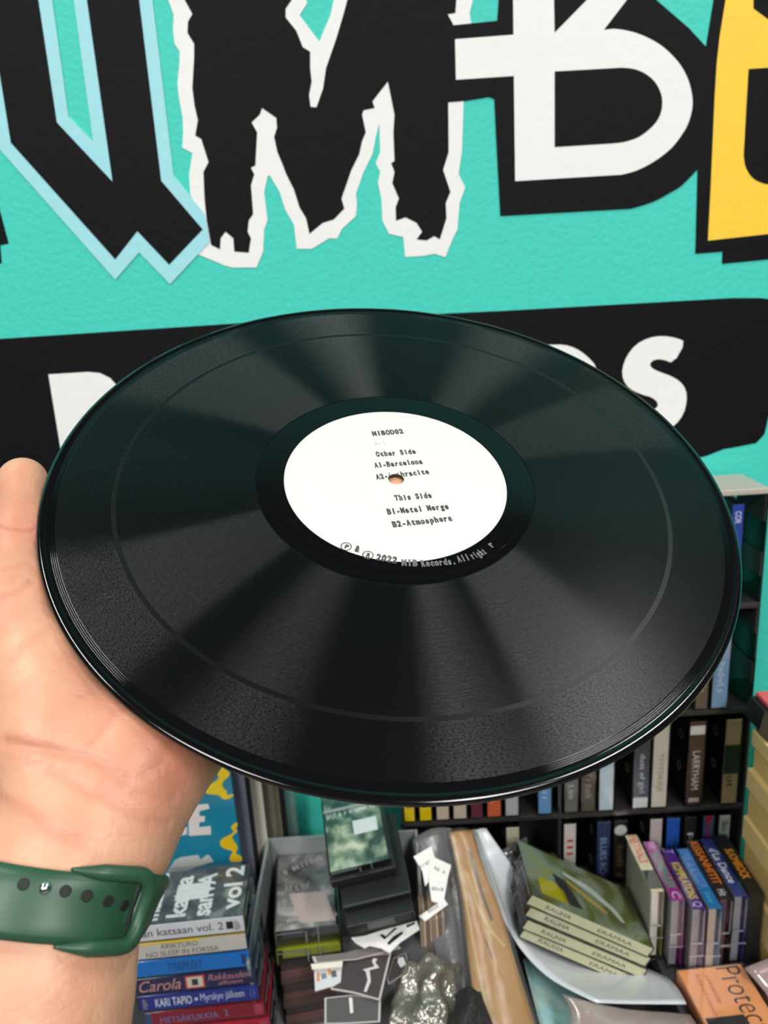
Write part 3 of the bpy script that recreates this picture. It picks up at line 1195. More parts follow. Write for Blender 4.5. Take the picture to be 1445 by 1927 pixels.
wpart('inner_strap', strap_band(48 * DEG, 345 * DEG, lambda t: 0.0106 - 0.0040 * min(1, t / 0.11), 0.0004, lambda t: 0.0022 + 0.0034 * max(0, 1 - t * 6), 120), green)
outer = wpart('outer_strap', strap_band(-150 * DEG, 47 * DEG, lambda t: 0.0094, 0.0026, lambda t: 0.0046 - 0.0012 * max(0, (t - .93) / .07), 90), green)
# raised loop that the strap end tucks under
path = []
for k in range(13):
    path.append((8 + 34 * k / 12, 0.0100, 0.0030 + 0.0016 * k / 12))
for k in range(1, 12):
    a = PI / 2 - PI * k / 12
    path.append((42 + 9.5 * math.cos(a), 0.0100 * math.copysign(abs(math.sin(a)) ** 0.7, math.sin(a)), 0.0048 + 0.0008 * math.cos(a)))
for k in range(13):
    path.append((42 - 34 * k / 12, -0.0100, 0.0046 - 0.0016 * k / 12))
bm = bmesh.new()
add_tube(bm, [on_wrist(d * DEG, wv, of) for d, wv, of in path], [0.0005 + 0.0019 * min(1, k / 6, (len(path) - 1 - k) / 6) for k in range(len(path))], 12)
wpart('strap_loop', bm, green)
# dark band painting the shade in the slot's gap
bm = strap_band(46.2 * DEG, 48.4 * DEG, lambda t: 0.0088, 0.0022, 0.0042, 3, 6)
wpart('strap_slot_shade', bm, dark)
bt = bmesh.new()
bt.from_mesh(outer.data)
bmesh.ops.translate(bt, vec=ax0, verts=bt.verts)
tree = BVHTree.FromBMesh(bt)
bt.free()


def on_outer(px, py):
    h = tree.ray_cast(EYE, ray(px, py).normalized())
    return (h[0], h[1]) if h[0] is not None else (None, None)


for k, (px, py) in enumerate([(44, 1664), (85, 1671), (123, 1677), (163, 1686), (203, 1696), (234, 1704)]):
    p, nrm = on_outer(px, py)
    if p is None:
        continue
    x = nrm.orthogonal()
    M = frame(p, x, nrm.cross(x))
    if k == 1:
        bm = lathe([(0.0001, 0.0011), (0.0008, 0.001), (0.0014, 0.0006), (0.0018, 0.0), (0.0018, -0.002)], 24, True)
        wpart('strap_pin', (bmesh.ops.transform(bm, matrix=M, verts=bm.verts), bm)[1], mat('polished_steel', (225, 225, 228), rough=0.18, metal=1.0, vary=0.3, vscale=900))
    else:
        bm = lathe([(0.0017, 0.00002), (0.00165, 0.00026), (0.0013, 0.00024), (0.0001, 0.00022)], 20, False)
        bmesh.ops.transform(bm, matrix=M, verts=bm.verts)
        wpart('strap_hole_shade', bm, dark)  # raised dark disc painted as the shade inside a hole
p = on_wrist(PI, 0, 0.007)
M = frame(p, uax, side)
bm = box((0, 0, 0), (0.040, 0.034, 0.010), 0.003)
bmesh.ops.transform(bm, matrix=M, verts=bm.verts)
wpart('watch_case', bm, mat('watch_case_black', (20, 20, 22), rough=0.25), False)

# ------------------------------------------------------------------ cassettes
shell = clear('clear_case', (244, 245, 247), gloss=0.06, rough=0.1)
blackcase = mat('black_case', (26, 26, 29), rough=0.3)
tape_dark = mat('tape_shell_dark', (46, 44, 46), rough=0.4)
tape_clear = mat('tape_shell_grey', (150, 145, 148), rough=0.35)
paper_white = mat('paper_white', (232, 230, 226), rough=0.6)


def colour(rgb, rough=0.4):
    return mat('print_%d_%d_%d' % tuple(rgb), rgb, rough=rough, vary=0.08, vscale=60)


HUB = None


def cassette(label, M, L=.109, D=.069, T=.017, spine=(220, 220, 220), cover=None, group=None, tape=None, opaque=False, name='cassette', front=True):
    """local x: along the spine, y: from the spine to the hinge side, z: cover side"""
    global HUB
    t = thing(name, label, 'cassette', M, group)
    if opaque:
        obj('case', box((0, 0, 0), (L, D, T), 0.0008), blackcase, t)
    else:
        obj('case', box((0, 0, 0), (L, D, T), 0.0008), shell, t)
        # ribs where the two halves of the case meet
        em = clear('case_edge', (190, 192, 198), gloss=.12, rough=.2, haze=.22, hazecol=(200, 202, 208))
        if group != 'cassettes in the rack':
            for sx in (-1, 1):
                obj('case_rib', box((sx * (L / 2 + .0002), D * .16, 0), (.0006, .0012, T * .96)), em, t)
                obj('case_rib', box((sx * (L / 2 + .0002), -D * .26, T * .30), (.0006, D * .4, .0010)), em, t)
                obj('case_rib', box((sx * (L / 2 + .0002), -D * .02, -T * .05), (.0006, .0016, T * .7)), em, t)
    cm = cover if cover is not None else colour(spine)
    bm = box((0, -D / 2 + .0012, 0), (L - .003, .0006, T - .003))
    obj('inlay_spine', bm, colour(spine) if not isinstance(spine, bpy.types.Material) else spine, t)
    bm = box((0, -.001, T / 2 - .0013), (L - .003, D - .006, .0006))
    obj('inlay_cover', bm, cm, t)
    if not opaque:
        tb = obj('tape', box((0, .002, -.001), (L - .009, D - .008, T * .5), 0.001), tape or (tape_clear if group and 'upright' in group else tape_dark), t)
        for sx in (-1, 1):
            b2 = lathe([(.0035, .0003), (.0055, .0003), (.0055, 0), (.0035, 0), (.0035, .0003)], 12)
            bmesh.ops.translate(b2, vec=(sx * .021 * L / .109, .002, -.001 - T * .25 - .0003), verts=b2.verts)
            obj('hub', b2, paper_white, tb)
    t['dims'] = (L, D, T)
    t['face'] = -.00012 if opaque else .0007
    return t


def spine_text(t, s, rgb, x0, x1, z0=-.5, z1=.5, **k):
    """text on the spine: x0..x1 along it and z0..z1 across it, as fractions of the case (-.5 to .5)"""
    L, D, T = t['dims']
    M = Matrix(((1, 0, 0, x0 * L), (0, 0, -1, -D / 2 + t['face']), (0, 1, 0, z0 * T), (0, 0, 0, 1)))
    wd, hg = (x1 - x0) * L, (z1 - z0) * T
    m = colour(rgb, .5)
    if s is None:
        return scribble(M, wd, hg, m, t, **k)
    return lettering(s, M, wd, hg, m, t, **k)


def spine_block(t, rgb, x0, x1, z0=-.42, z1=.42, name='spine_panel', d=.0008):
    L, D, T = t['dims']
    return obj(name, box(((x0 + x1) / 2 * L, -D / 2 + min(d, t['face'] + .0001) + .0001, (z0 + z1) / 2 * T), ((x1 - x0) * L, .0001, (z1 - z0) * T)), colour(rgb, .5), t)


def cover_text(t, s, rgb, cx, cy, wd, hg, rot=0.0, **k):
    L, D, T = t['dims']
    M = Matrix.Translation((cx * L, cy * D, T / 2 - .0008)) @ Matrix.Rotation(rot, 4, 'Z')
    m = colour(rgb, .5)
    if s is None:
        return scribble(M, wd, hg, m, t, **k)
    return lettering(s, M, wd, hg, m, t, **k)


# --- stack on the left, spines to the viewer
P0 = atD(460, 1724, .675)                     # front right top corner of the topmost
yaw = 0.06
ex, ey = Vector((math.cos(yaw), math.sin(yaw), 0)), Vector((-math.sin(yaw), math.cos(yaw), 0))
SL, SD, ST = .109, .069, .0172
PITCHZ = .0192
bw = photo_mat('cover_grey_photo', [(30, 30, 32), (70, 72, 74), (95, 98, 100), (150, 152, 150)], 45, .3)
STACK = [
    ('cassette with grey cover and white sideways words, topmost of the left stack', (235, 235, 236), bw, 0),
    ('cassette with cream spine and yellow edge, second in the left stack', (222, 216, 204), colour((250, 215, 20)), 0),
    ('cassette with bright blue spine in the left stack', (8, 128, 214), None, .001),
    ('cassette with navy spine and pink script lettering in the left stack', (38, 42, 88), None, .004),
    ('cassette with royal blue spine and white lettering in the left stack', (36, 54, 150), None, .005),
    ('cassette with red spine and pale blue lettering in the left stack', (150, 26, 44), None, .009),
    ('cassette with bright red spine under the other red one', (196, 30, 52), None, .012),
    ('cassette lying second from the bottom of the left stack', (70, 70, 78), None, .012),
    ('cassette lying lowest in the left stack on the counter', (52, 52, 58), None, .008),
]
stack = []
for i, (lb, sp, cv, dx) in enumerate(STACK):
    ctr = P0 + ex * (dx - SL / 2) + ey * (SD / 2) + Vector((0, 0, -ST / 2 - i * PITCHZ))
    if i == 8:
        ctr.z = TABLE + ST / 2
    M = frame(ctr, ex, ey)
    stack.append(cassette(lb, M, SL, SD, PITCHZ - .0004 if i < 8 else ST, sp, cv, 'cassettes in the left stack'))
t = stack[0]
for k, (s, cx_, y0, ln) in enumerate([('maan ka', -.20, -.42, .058), ('katsa', .02, -.40, .050), ('sanVA', .22, -.42, .052), ('vol 2', .45, -.36, .054)]):
    cover_text(t, s, (250, 250, 246), cx_, y0, ln, .0175, PI / 2, bold=.03)
obj('cover_flash', box((.004, .002, SL * 0 + (PITCHZ - .0004) / 2 - .0009), (.030, .020, .0001), 0), colour((246, 247, 240)), t)
spine_text(t, 'maan katsaan vol. 2', (40, 40, 44), -.44, .32, -.2, .22)
spine_block(t, (20, 20, 22), .345, .40, -.22, .2)
spine_text(t, None, (120, 120, 124), .41, .46, -.3, .3, n=3, seed=2)
t = stack[1]
spine_text(t, 'ARIKTURO', (110, 104, 96), -.20, .10, .06, .34)
spine_text(t, 'NO SLEEP IN FORSSA', (110, 104, 96), -.32, .26, -.34, -.06)
spine_block(t, (246, 208, 20), -.48, .12, .36, .48)
spine_text(stack[2], 'TYKKIMUSAT', (20, 70, 120), -.18, .10, -.26, .26)
spine_block(stack[2], (10, 70, 130), .42, .46, -.3, .3)
t = stack[3]
spine_text(t, 'Carola', (236, 170, 160), -.46, -.12, -.3, .34, shear=.35)
spine_block(t, (225, 70, 60), -.085, .075, -.38, .38)
spine_block(t, (236, 226, 206), -.07, .06, -.30, .30, d=.0006)
spine_block(t, (60, 60, 56), -.03, .02, -.18, .18, d=.0004)
spine_text(t, 'Rakkauden', (222, 150, 150), .10, .45, -.02, .34, shear=.35)
spine_text(t, 'alkoon', (222, 150, 150), .18, .38, -.32, -.08, shear=.35)
t = stack[4]
spine_text(t, 'KARI TAPIO', (232, 236, 246), -.36, -.06, -.24, .26, bold=.02)
spine_text(t, 'o', (232, 236, 246), -.04, -.01, -.1, .1, bold=.08)
spine_text(t, 'Myrskyn jälkeen', (232, 236, 246), .01, .37, -.30, .28)
spine_text(t, None, (200, 190, 150), -.46, -.42, -.3, .3, n=2, seed=8)
spine_text(t, None, (130, 140, 200), .42, .47, -.3, .3, n=2, seed=5)
t = stack[5]
spine_block(t, (60, 90, 140), -.5, -.45)
spine_text(t, 'METSÄKUKKIA', (120, 140, 200), -.38, .10, -.22, .2)
spine_text(t, '2', (120, 140, 200), .15, .18, -.2, .2)
spine_block(t, (190, 70, 90), .40, .47, -.3, .3)
spine_block(stack[6], (190, 70, 90), .40, .47, -.3, .3)

# --- row of seven on the right, spines up
darkbox = thing('box', 'low dark box under the row of seven upright cassettes', 'box')
Q0, Q1 = atD(1224, 1679, .745), atD(1432, 1704, .745)
UL, UD = .084, .083
BZ = Q0.z - UD - .0005
bx0, bx1 = Q0.x + .010, Q1.x + .004
obj('box_body', box(((bx0 + bx1) / 2, Q0.y - .015, (BZ + TABLE) / 2), (bx1 - bx0, .20, BZ - TABLE), .001), mat('dark_card', (58, 54, 60), rough=.6), darkbox)
UT = (Q1.x - Q0.x) / 7
olive = photo_mat('cover_olive', [(110, 104, 40), (150, 142, 66), (120, 118, 70)], 30, .4)
SEVEN = [
    ('cassette with white spine and red lettering, first of the seven upright ones', (236, 224, 186), olive, 0, (235, 228, 210)),
    ('cassette with magenta spine and green lettering in the row of seven', (170, 60, 150), None, .012, None),
    ('cassette with violet spine and yellow lettering in the row of seven', (86, 44, 140), None, .024, None),
    ('cassette with light blue spine and pink lettering in the row of seven', (44, 128, 186), None, .025, (200, 180, 160)),
    ('cassette with black spine and orange lettering in the row of seven', (46, 38, 40), None, .014, (110, 70, 84)),
    ('cassette with blue spine and white lettering in the row of seven', (62, 66, 140), None, .012, (160, 158, 162)),
    ('black cassette with orange and yellow lettering, last of the seven', (42, 40, 40), None, .010, None),
]
seven = []
for i, (lb, sp, cv, dy, tp) in enumerate(SEVEN):
    ctr = Vector((Q0.x + UT * (i + .5), Q0.y + UL / 2 - dy, Q0.z - UD / 2))
    M = frame(ctr, (0, -1, 0), (0, 0, -1))
    seven.append(cassette(lb, M, UL, UD, UT - .0003, sp, cv, 'upright cassettes on the right', colour(tp) if tp else None, opaque=(i == 6)))
for i, (s, rgb, a, b) in enumerate([('FESTIVALS', (232, 96, 70), -.46, .02), ('HUONON-FLEX', (70, 190, 120), -.28, .30), ('KOMPILATIONS', (244, 214, 30), -.24, .34), ('LIVE & KISSER', (120, 150, 220), -.46, .18),
                                    ('KISSANHITIT', (240, 130, 30), -.46, .26), ("d'La Dance", (236, 238, 246), -.30, .28), ('SUOMIROCK', (240, 150, 20), -.24, .26)]):
    spine_text(seven[i], s, rgb, a, b, -.28, .30, bold=.02)
spine_block(seven[0], (60, 66, 56), .14, .44)
spine_block(seven[1], (205, 130, 190), -.48, -.36, -.2, .3, 'spine_mark')
spine_text(seven[1], 'C', (240, 220, 240), .36, .46, -.25, .25)
spine_text(seven[2], 'T', (200, 190, 240), -.46, -.40, -.2, .3)
spine_text(seven[2], 'Q', (236, 220, 250), .38, .46, -.3, .3)
spine_text(seven[3], 'live', (110, 190, 230), .24, .40, -.2, .2)
spine_text(seven[4], 'Hit', (240, 240, 236), .34, .44, -.3, .2)
spine_block(seven[6], (120, 112, 100), .36, .46, -.3, .2)

# ------------------------------------------------------------------ the cassette rack
RY = .71
rack = thing('cassette_rack', 'black plastic cassette rack standing against the teal wall', 'rack', Matrix.Translation((0.2, RY + .031, TABLE)))
rinv = Matrix.Translation((-0.2, -RY - .031, -TABLE))
rp_black = mat('rack_plastic', (48, 46, 46), rough=.3, coat=.2)
rp_smoke = clear('smoked_plastic', (120, 132, 124), gloss=.08, rough=.12)
RD = .060
xr = atY(1414, 1310, RY).x + .002
xm = atY(1053, 1600, RY).x
xl = atY(757, 1600, RY).x
zC = atY(1200, 1524, RY).z
zB = atY(1370, 1334, RY).z
zA = atY(1410, 1135, RY).z
zT = atY(1430, 919, RY).z
pz = (zA - zC) / 2
zs_ = [zT, zA, zB, zC]
zs = [zT, zA, zB, zC, max(zC - pz, TABLE + .012)]


def rpart(name, c, s, m, bev=.001):
    return obj(name, box(c, s, bev), m, rack, M=rinv)


for i, z in enumerate(zs):
    rpart('shelf', ((xr + xm) / 2, RY + RD / 2, z - .003), (xr - xm, RD, .006), mat('rack_top_sheen', (178, 172, 160), rough=.4) if i == 0 else rp_black)  # black plastic top board coloured pale for the light it reflects
for z in zs[3:]:
    rpart('shelf', ((xl + xm) / 2, RY + RD / 2, z - .003), (xm - xl, RD, .006), rp_black)
zl2 = zs[3] + pz
rpart('shelf', ((xl + xm) / 2, RY + RD / 2, zl2 - .003), (xm - xl, RD, .006), rp_black)
zb = zs[-1] - .006
rpart('back_panel', ((xr + xm) / 2, RY + RD + .001, (zB + zb) / 2), (xr - xm, .002, zB - zb), rp_black)
rpart('back_panel', ((xl + xm) / 2, RY + RD + .001, (zl2 + zb) / 2), (xm - xl, .002, zl2 - zb), rp_black)
rpart('divider', (xm, RY + RD / 2, (zT + zb) / 2), (.004, RD, zT - zb), rp_black)
rpart('side_panel', (xl + .002, RY + RD / 2, (zl2 + zb) / 2), (.004, RD, zl2 - zb), rp_black)
rpart('side_panel', (xr - .0012, RY + RD / 2, (zT + zB) / 2 - .003), (.0024, RD, zT - zB - .006), rp_smoke)
rpart('side_panel', (xr - .0012, RY + RD / 2, (zB + zb) / 2), (.0024, RD, zB - zb - .003), rp_black)
for za, zb_ in ((zT, zA), (zA, zB)):  # dark bars added for the reflections of black cassettes in the panel
    for f0, f1 in ((0, .24), (.5, .72)):
        h = za - zb_
        rpart('side_reflection', (xr - .003, RY + RD / 2, za - .006 - h * (f0 + f1) / 2), (.0012, RD, h * (f1 - f0) - .002), rp_black, 0)
for k in range(3):   # low rails under the rack
    rpart('foot', (xl + (xr - xl) * (.05 + .45 * k), RY + RD / 2, (zb + TABLE) / 2), (.02, RD * .8, zb - TABLE), rp_black, 0)

ROWS = [  # shelf index, px range on the row, row pixel y, colour, cover, label, lettering
    (1, 1368, 1396, 1060, (52, 78, 172), 'cassette with blue spine alone on the top shelf of the rack', ('COR', (220, 225, 240))),
    (2, 1307, 1335, 1300, (120, 104, 90), 'brown cassette beside the pale blue one in the rack', (None, (200, 190, 180))),
    (2, 1337, 1372, 1300, (140, 176, 210), 'cassette with pale blue spine on the second shelf of the rack', (None, (230, 238, 245))),
    (3, 1060, 1090, 1500, (120, 116, 108), 'cassette with grey spine at the left end of the third shelf', (None, (215, 212, 205))),
    (3, 1092, 1122, 1500, (98, 86, 74), 'cassette with dull brown spine on the third shelf', (None, (170, 160, 150))),
    (3, 1125, 1157, 1480, (206, 222, 230), 'cassette with icy white spine and blue lettering in the rack', ('ZX', (90, 130, 190))),
    (3, 1190, 1224, 1450, (64, 66, 70), 'cassette with dark grey spine, white script and white foot in the rack', ('dust of girl', (220, 220, 215))),
    (3, 1225, 1259, 1450, (222, 214, 194), 'cassette with cream spine on the third shelf of the rack', ('TYTTÖKIRJE', (150, 140, 120))),
    (3, 1291, 1328, 1430, (72, 52, 46), 'cassette with dark brown spine and white letters on the third shelf', ('LARRYHAM', (225, 220, 215))),
    (3, 1357, 1396, 1430, (196, 162, 122), 'cassette with tan and black spine at the right end of the third shelf', ('Linnut', (40, 36, 34))),
    (3, 757, 782, 1515, (240, 208, 20), 'cassette with yellow spine foot at the far left of the third shelf', (None, (60, 54, 20))),
    (3, 786, 814, 1515, (242, 212, 16), 'second yellow cassette from the left on the third shelf', (None, (60, 54, 20))),
    (3, 818, 847, 1515, (226, 208, 184), 'cassette with beige spine next to the yellow ones in the rack', (None, (120, 110, 100))),
    (3, 850, 880, 1512, (228, 212, 190), 'cassette with beige spine next to the maroon one in the rack', (None, (120, 110, 100))),
    (3, 883, 910, 1510, (122, 36, 64), 'cassette with maroon spine on the third shelf of the rack', (None, (200, 180, 190))),
    (3, 914, 945, 1510, (236, 120, 70), 'cassette with orange spine on the third shelf of the rack', (None, (250, 220, 200))),
    (3, 948, 978, 1505, (206, 206, 206), 'cassette with pale grey spine next to the orange one in the rack', (None, (90, 90, 94))),
    (3, 1010, 1040, 1500, (110, 168, 216), 'cassette with sky blue spine left of the rack divider', (None, (230, 240, 250))),
    (4, 766, 790, 1620, (150, 26, 30), 'cassette with red spine low in the left part of the rack', (None, (240, 230, 225))),
    (4, 853, 882, 1600, (44, 42, 44), 'black cassette low in the left part of the rack', (None, (180, 180, 180))),
    (4, 886, 914, 1600, (222, 218, 200), 'cassette with white spine and yellow sticker low in the rack', ('LIB', (40, 38, 20))),
    (4, 950, 980, 1600, (226, 222, 190), 'cassette with cream spine left of the divider on the low shelf', (None, (70, 68, 60))),
    (4, 1058, 1086, 1600, (228, 220, 208), 'cassette with white spine and red stripes right of the divider', ('III IIII', (206, 84, 84))),
    (4, 1120, 1150, 1600, (52, 66, 104), 'cassette with navy spine on the low shelf of the rack', ('BLUES ROCK', (150, 170, 210))),
    (4, 1152, 1181, 1600, (40, 40, 38), 'black cassette with white disc printed on its spine', (None, (150, 110, 60))),
    (4, 1219, 1247, 1590, (216, 200, 198), 'cassette with pinkish white spine on the low shelf', (None, (206, 80, 80))),
    (4, 1250, 1280, 1590, (46, 102, 200), 'cassette with vivid blue spine on the low shelf', (None, (80, 140, 220))),
    (4, 1284, 1311, 1580, (54, 50, 48), 'cassette with charcoal spine and white print on the low shelf', ('RAPS', (230, 230, 225))),
    (4, 1318, 1344, 1580, (66, 110, 160), 'cassette with blue spine and red print on the low shelf', ('OIL', (210, 50, 80))),
    (4, 1348, 1374, 1580, (206, 204, 196), 'cassette with pale spine at the right end of the low shelf', ('So', (80, 76, 110))),
]
dim = photo_mat('cover_dim', [(24, 22, 22), (50, 46, 44), (90, 84, 80)], 40, .4)
RL, RDp = .104, .056
for k, (sh, xa, xb, py, sp, lb, (s, rgb)) in enumerate(ROWS):
    a, b = atY(xa, py, RY), atY(xb, py, RY)
    ctr = Vector(((a.x + b.x) / 2, RY + RDp / 2 - .001, zs[sh] + RL / 2 + .0008))
    M = frame(ctr, (0, 0, -1), (0, 1, 0))
    t = cassette(lb, M, RL, RDp, min(b.x - a.x - .0008, .0185), sp, dim, 'cassettes in the rack')
    if s is None:
        spine_text(t, None, rgb, -.2, .34, -.2, .2, n=9, seed=k)
    elif s in ('COR', 'ZX', 'So', 'LIB', 'OIL'):
        spine_text(t, s, rgb, -.42, -.30 if s != 'OIL' else -.1, -.2, .25, bold=.02)
    else:
        spine_text(t, s, rgb, -.15 if sh == 3 else -.3, .3, -.2, .22)
    if 'white foot' in lb:
        spine_block(t, (225, 224, 218), .36, .48)
    if 'tan and black' in lb:
        spine_block(t, (40, 34, 30), -.20, .14, d=.0009)
    if 'dark brown' in lb:
        spine_block(t, (225, 222, 216), -.44, -.34)
        spine_block(t, (190, 186, 182), .40, .45, -.3, .3)
    if 'white disc' in lb:
        L, D, T = t['dims']
        bm = prism([(T * .42 * math.cos(2 * PI * q / 24), T * .42 * math.sin(2 * PI * q / 24)) for q in range(24)], .0001)
        obj('spine_disc', bm, colour((214, 214, 206)), t, M=Matrix(((1, 0, 0, -.38 * L), (0, 0, -1, -D / 2 + .0008), (0, 1, 0, 0), (0, 0, 0, 1))))
    if 'yellow sticker' in lb:
        spine_block(t, (244, 214, 20), -.45, -.27, d=.0009)
    if 'red print' in lb:
        L, D, T = t['dims']
        bm = prism([(T * .28 * math.cos(2 * PI * q / 24), T * .28 * math.sin(2 * PI * q / 24)) for q in range(24)], .0001)
        obj('spine_disc', bm, colour((206, 44, 60)), t, M=Matrix(((1, 0, 0, -.46 * L), (0, 0, -1, -D / 2 + .0008), (0, 1, 0, 0), (0, 0, 0, 1))))

# ------------------------------------------------------------------ records and sleeves leaning on the wall at the left
def upright(name, label, cat, px_r, py, Y, width, thick, m, z1=-.385, group=None):
    """a 12-inch sleeve standing on the counter parallel to the wall; px_r is its right edge"""
    xr_ = atY(px_r, py, Y).x
    t = thing(name, label, cat, Matrix.Translation((xr_ - width / 2, Y + thick / 2, TABLE)), group)
    hgt = H + z1 - TABLE
    obj('sleeve_body', box((0, 0, hgt / 2), (width, thick, hgt), .0006), m, t)
    return t


seablue = photo_mat('sleeve_sea_blue', [(10, 104, 132), (30, 130, 160), (70, 156, 190)], 7, .35, .4)
poster = upright('record_sleeve', 'blue record sleeve with yellow squiggles and white letters behind the wrist', 'record sleeve', 437, 1480, .668, .3, .004, seablue)
pinv = poster.matrix_world.inverted()
YP = .668 - .0002


def on_poster(name, pts, rgb, rnd=0):
    if rnd:
        pts = smooth_poly(pts, rnd)
    P = [atY(x, y, YP) for x, y in pts]
    bm = prism([(p.x, p.z) for p in P], .0003)
    M = pinv @ Matrix(((1, 0, 0, 0), (0, 0, -1, YP + .0002), (0, 1, 0, 0), (0, 0, 0, 1)))
    return obj(name, bm, colour(rgb, .4), poster, M=M)


sz, oz = 320 / 1445, (300, 1380)
zz = lambda L: [(oz[0] + x * sz, oz[1] + y * sz) for x, y in L]
on_poster('printed_squiggle', zz([(420, 200), (600, 330), (590, 370), (545, 400), (530, 440), (545, 470), (575, 490), (570, 530), (628, 515), (625, 540), (550, 570), (500, 520), (430, 520), (375, 500), (380, 450), (460, 420), (500, 390), (500, 350), (400, 320)]), (232, 200, 30), 1)
on_poster('printed_squiggle', zz([(650, 755), (668, 770), (645, 820), (668, 830), (610, 880), (630, 910), (670, 970), (650, 1010), (655, 1035), (695, 1040), (705, 1090), (600, 1095), (595, 1050), (630, 1000), (560, 985), (510, 950), (520, 900), (610, 860), (635, 830), (600, 800)]), (226, 190, 30), 1)
on_poster('printed_letter', zz([(245, 615), (415, 600), (425, 640), (340, 660), (340, 705), (385, 705), (385, 750), (340, 755), (335, 800), (435, 790), (438, 860), (250, 872)]), (226, 220, 216))
on_poster('printed_letter', zz([(100, 640), (170, 640), (170, 800), (235, 800), (235, 860), (100, 880)]), (226, 220, 216))
on_poster('printed_mark', zz([(60, 1180), (130, 1080), (180, 1055), (330, 1035), (350, 1075), (400, 1035), (425, 1038), (460, 1090), (390, 1110), (300, 1140), (200, 1180)]), (190, 196, 192))
G_SL = 'record sleeves leaning on the wall'
upright('record_sleeve', 'slate grey record sleeve edge just right of the blue sleeve', 'record sleeve', 471, 1560, .682, .3, .003, colour((98, 102, 116)), -.388, G_SL)
upright('record_sleeve', 'black record sleeve between the slate one and the cream one', 'record sleeve', 480, 1560, .692, .3, .003, colour((52, 50, 56)), -.390, G_SL)
upright('record_sleeve', 'cream record sleeve right of the black one', 'record sleeve', 501, 1560, .704, .3, .003, colour((198, 194, 180)), -.386, G_SL)
upright('record_sleeve', 'taupe record sleeve behind the cream one', 'record sleeve', 521, 1560, .716, .3, .003, colour((104, 96, 84)), -.388, G_SL)
upright('record_sleeve', 'olive brown record sleeve behind the taupe one', 'record sleeve', 531, 1560, .728, .3, .003, colour((140, 130, 108)), -.39, G_SL)
upright('record_sleeve', 'charcoal record sleeve nearest the wall', 'record sleeve', 542, 1560, .740, .3, .003, colour((46, 44, 46)), -.388, G_SL)
upright('plastic_sleeve', 'clear empty plastic sleeve sticking out behind the charcoal sleeve', 'plastic sleeve', 560, 1560, .750, .29, .002, clear('clear_sleeve', (222, 228, 226), gloss=.08, rough=.15, haze=.12), -.392)

# ------------------------------------------------------------------ open clear bin with cassettes and stickers
HB = -.555
fl, bl = atH(466, 1793, HB), atH(516, 1522, HB)
XB0 = (fl.x + bl.x) / 2 - .002
XB1 = atH(786, 1640, HB).x
YB0, YB1 = fl.y, .706
acry = clear('acrylic', (196, 204, 202), gloss=.1, rough=.1, haze=.4, hazecol=(205, 210, 210))
bin_ = thing('acrylic_bin', 'open clear acrylic bin holding cassettes and stickers', 'bin', Matrix.Translation(((XB0 + XB1) / 2, (YB0 + YB1) / 2, TABLE)))
bi = bin_.matrix_world.inverted()
zt = H + HB
pts = [(YB0, TABLE), (YB0 - .002, zt - .0), (YB1, zt), (YB1, TABLE)]
for nm, x in (('side_panel', XB0), ('side_panel', XB1)):
    y0 = YB0 if x == XB0 else YB0 + .085
    bm = prism([(y0 + .014, TABLE + .001), (y0, zt - .012), (y0 + .004, zt), (YB1, zt), (YB1, TABLE + .001)], .003)
    obj(nm, bm, acry, bin_, M=bi @ Matrix(((0, 0, 1, x), (1, 0, 0, 0), (0, 1, 0, 0), (0, 0, 0, 1))))
obj('back_panel', box(((XB0 + XB1) / 2 + .0015, YB1 - .0015, (zt + TABLE) / 2), (XB1 - XB0 - .004, .003, zt - TABLE)), acry, bin_, M=bi)
obj('bottom_panel', box(((XB0 + XB1) / 2, (YB0 + YB1) / 2 + .008, TABLE + .0025), (XB1 - XB0 - .004, YB1 - YB0 - .02, .003)), acry, bin_, M=bi)


def flat_quad(tl, tr, br, bl, h):
    """a level quad at height h seen at four pixels -> centre, axes (right, back), sizes"""
    a, b, c, d = (atH(*q, h) for q in (tl, tr, br, bl))
    ctr = (a + b + c + d) / 4
    ex_ = ((b - a) + (c - d)) / 2
    ey_ = ((a - d) + (b - c)) / 2
    return ctr, ex_, ey_, ex_.length, ey_.length


greyph = photo_mat('cover_grey_collage', [(50, 46, 46), (120, 114, 112), (150, 146, 142), (214, 208, 204)], 48, .3, .4)
ctr, ex_, ey_, wd, dp = flat_quad((522, 1607), (624, 1588), (640, 1731), (507, 1752), -.575)
hA = .0185
M = frame(ctr + Vector((.002, -.003, -hA / 2)), -ey_, ex_)
tA = cassette('cassette with grey collage cover lying in the bin', M, dp, wd, hA, (120, 116, 112), greyph, 'cassettes in the clear bin', colour((70, 72, 74)))
bm = prism([(-.006, -.030), (.034, -.018), (.036, .016), (-.004, .006)], .0001)
obj('cover_figure', bm, colour((214, 192, 186)), tA, M=Matrix.Translation((.012, .012, hA / 2 - .0008)))
cover_text(tA, None, (226, 224, 220), .40, -.30, .05, .006, PI / 2, n=14, seed=3)
cover_text(tA, None, (226, 224, 220), -.20, -.36, .045, .009, PI / 2 + .4, n=9, seed=4)
cover_text(tA, None, (200, 198, 194), .02, -.36, .028, .010, PI / 2, n=5, seed=6)
M2 = frame(ctr + Vector((.0025, -.006, -hA * 1.5 - .0012)), -ey_, ex_)
tB = cassette('cassette with yellow green inlay under the grey collage one in the bin', M2, dp, wd + .001, hA, (150, 160, 40), colour((150, 160, 40)), 'cassettes in the clear bin', colour((150, 158, 44)))
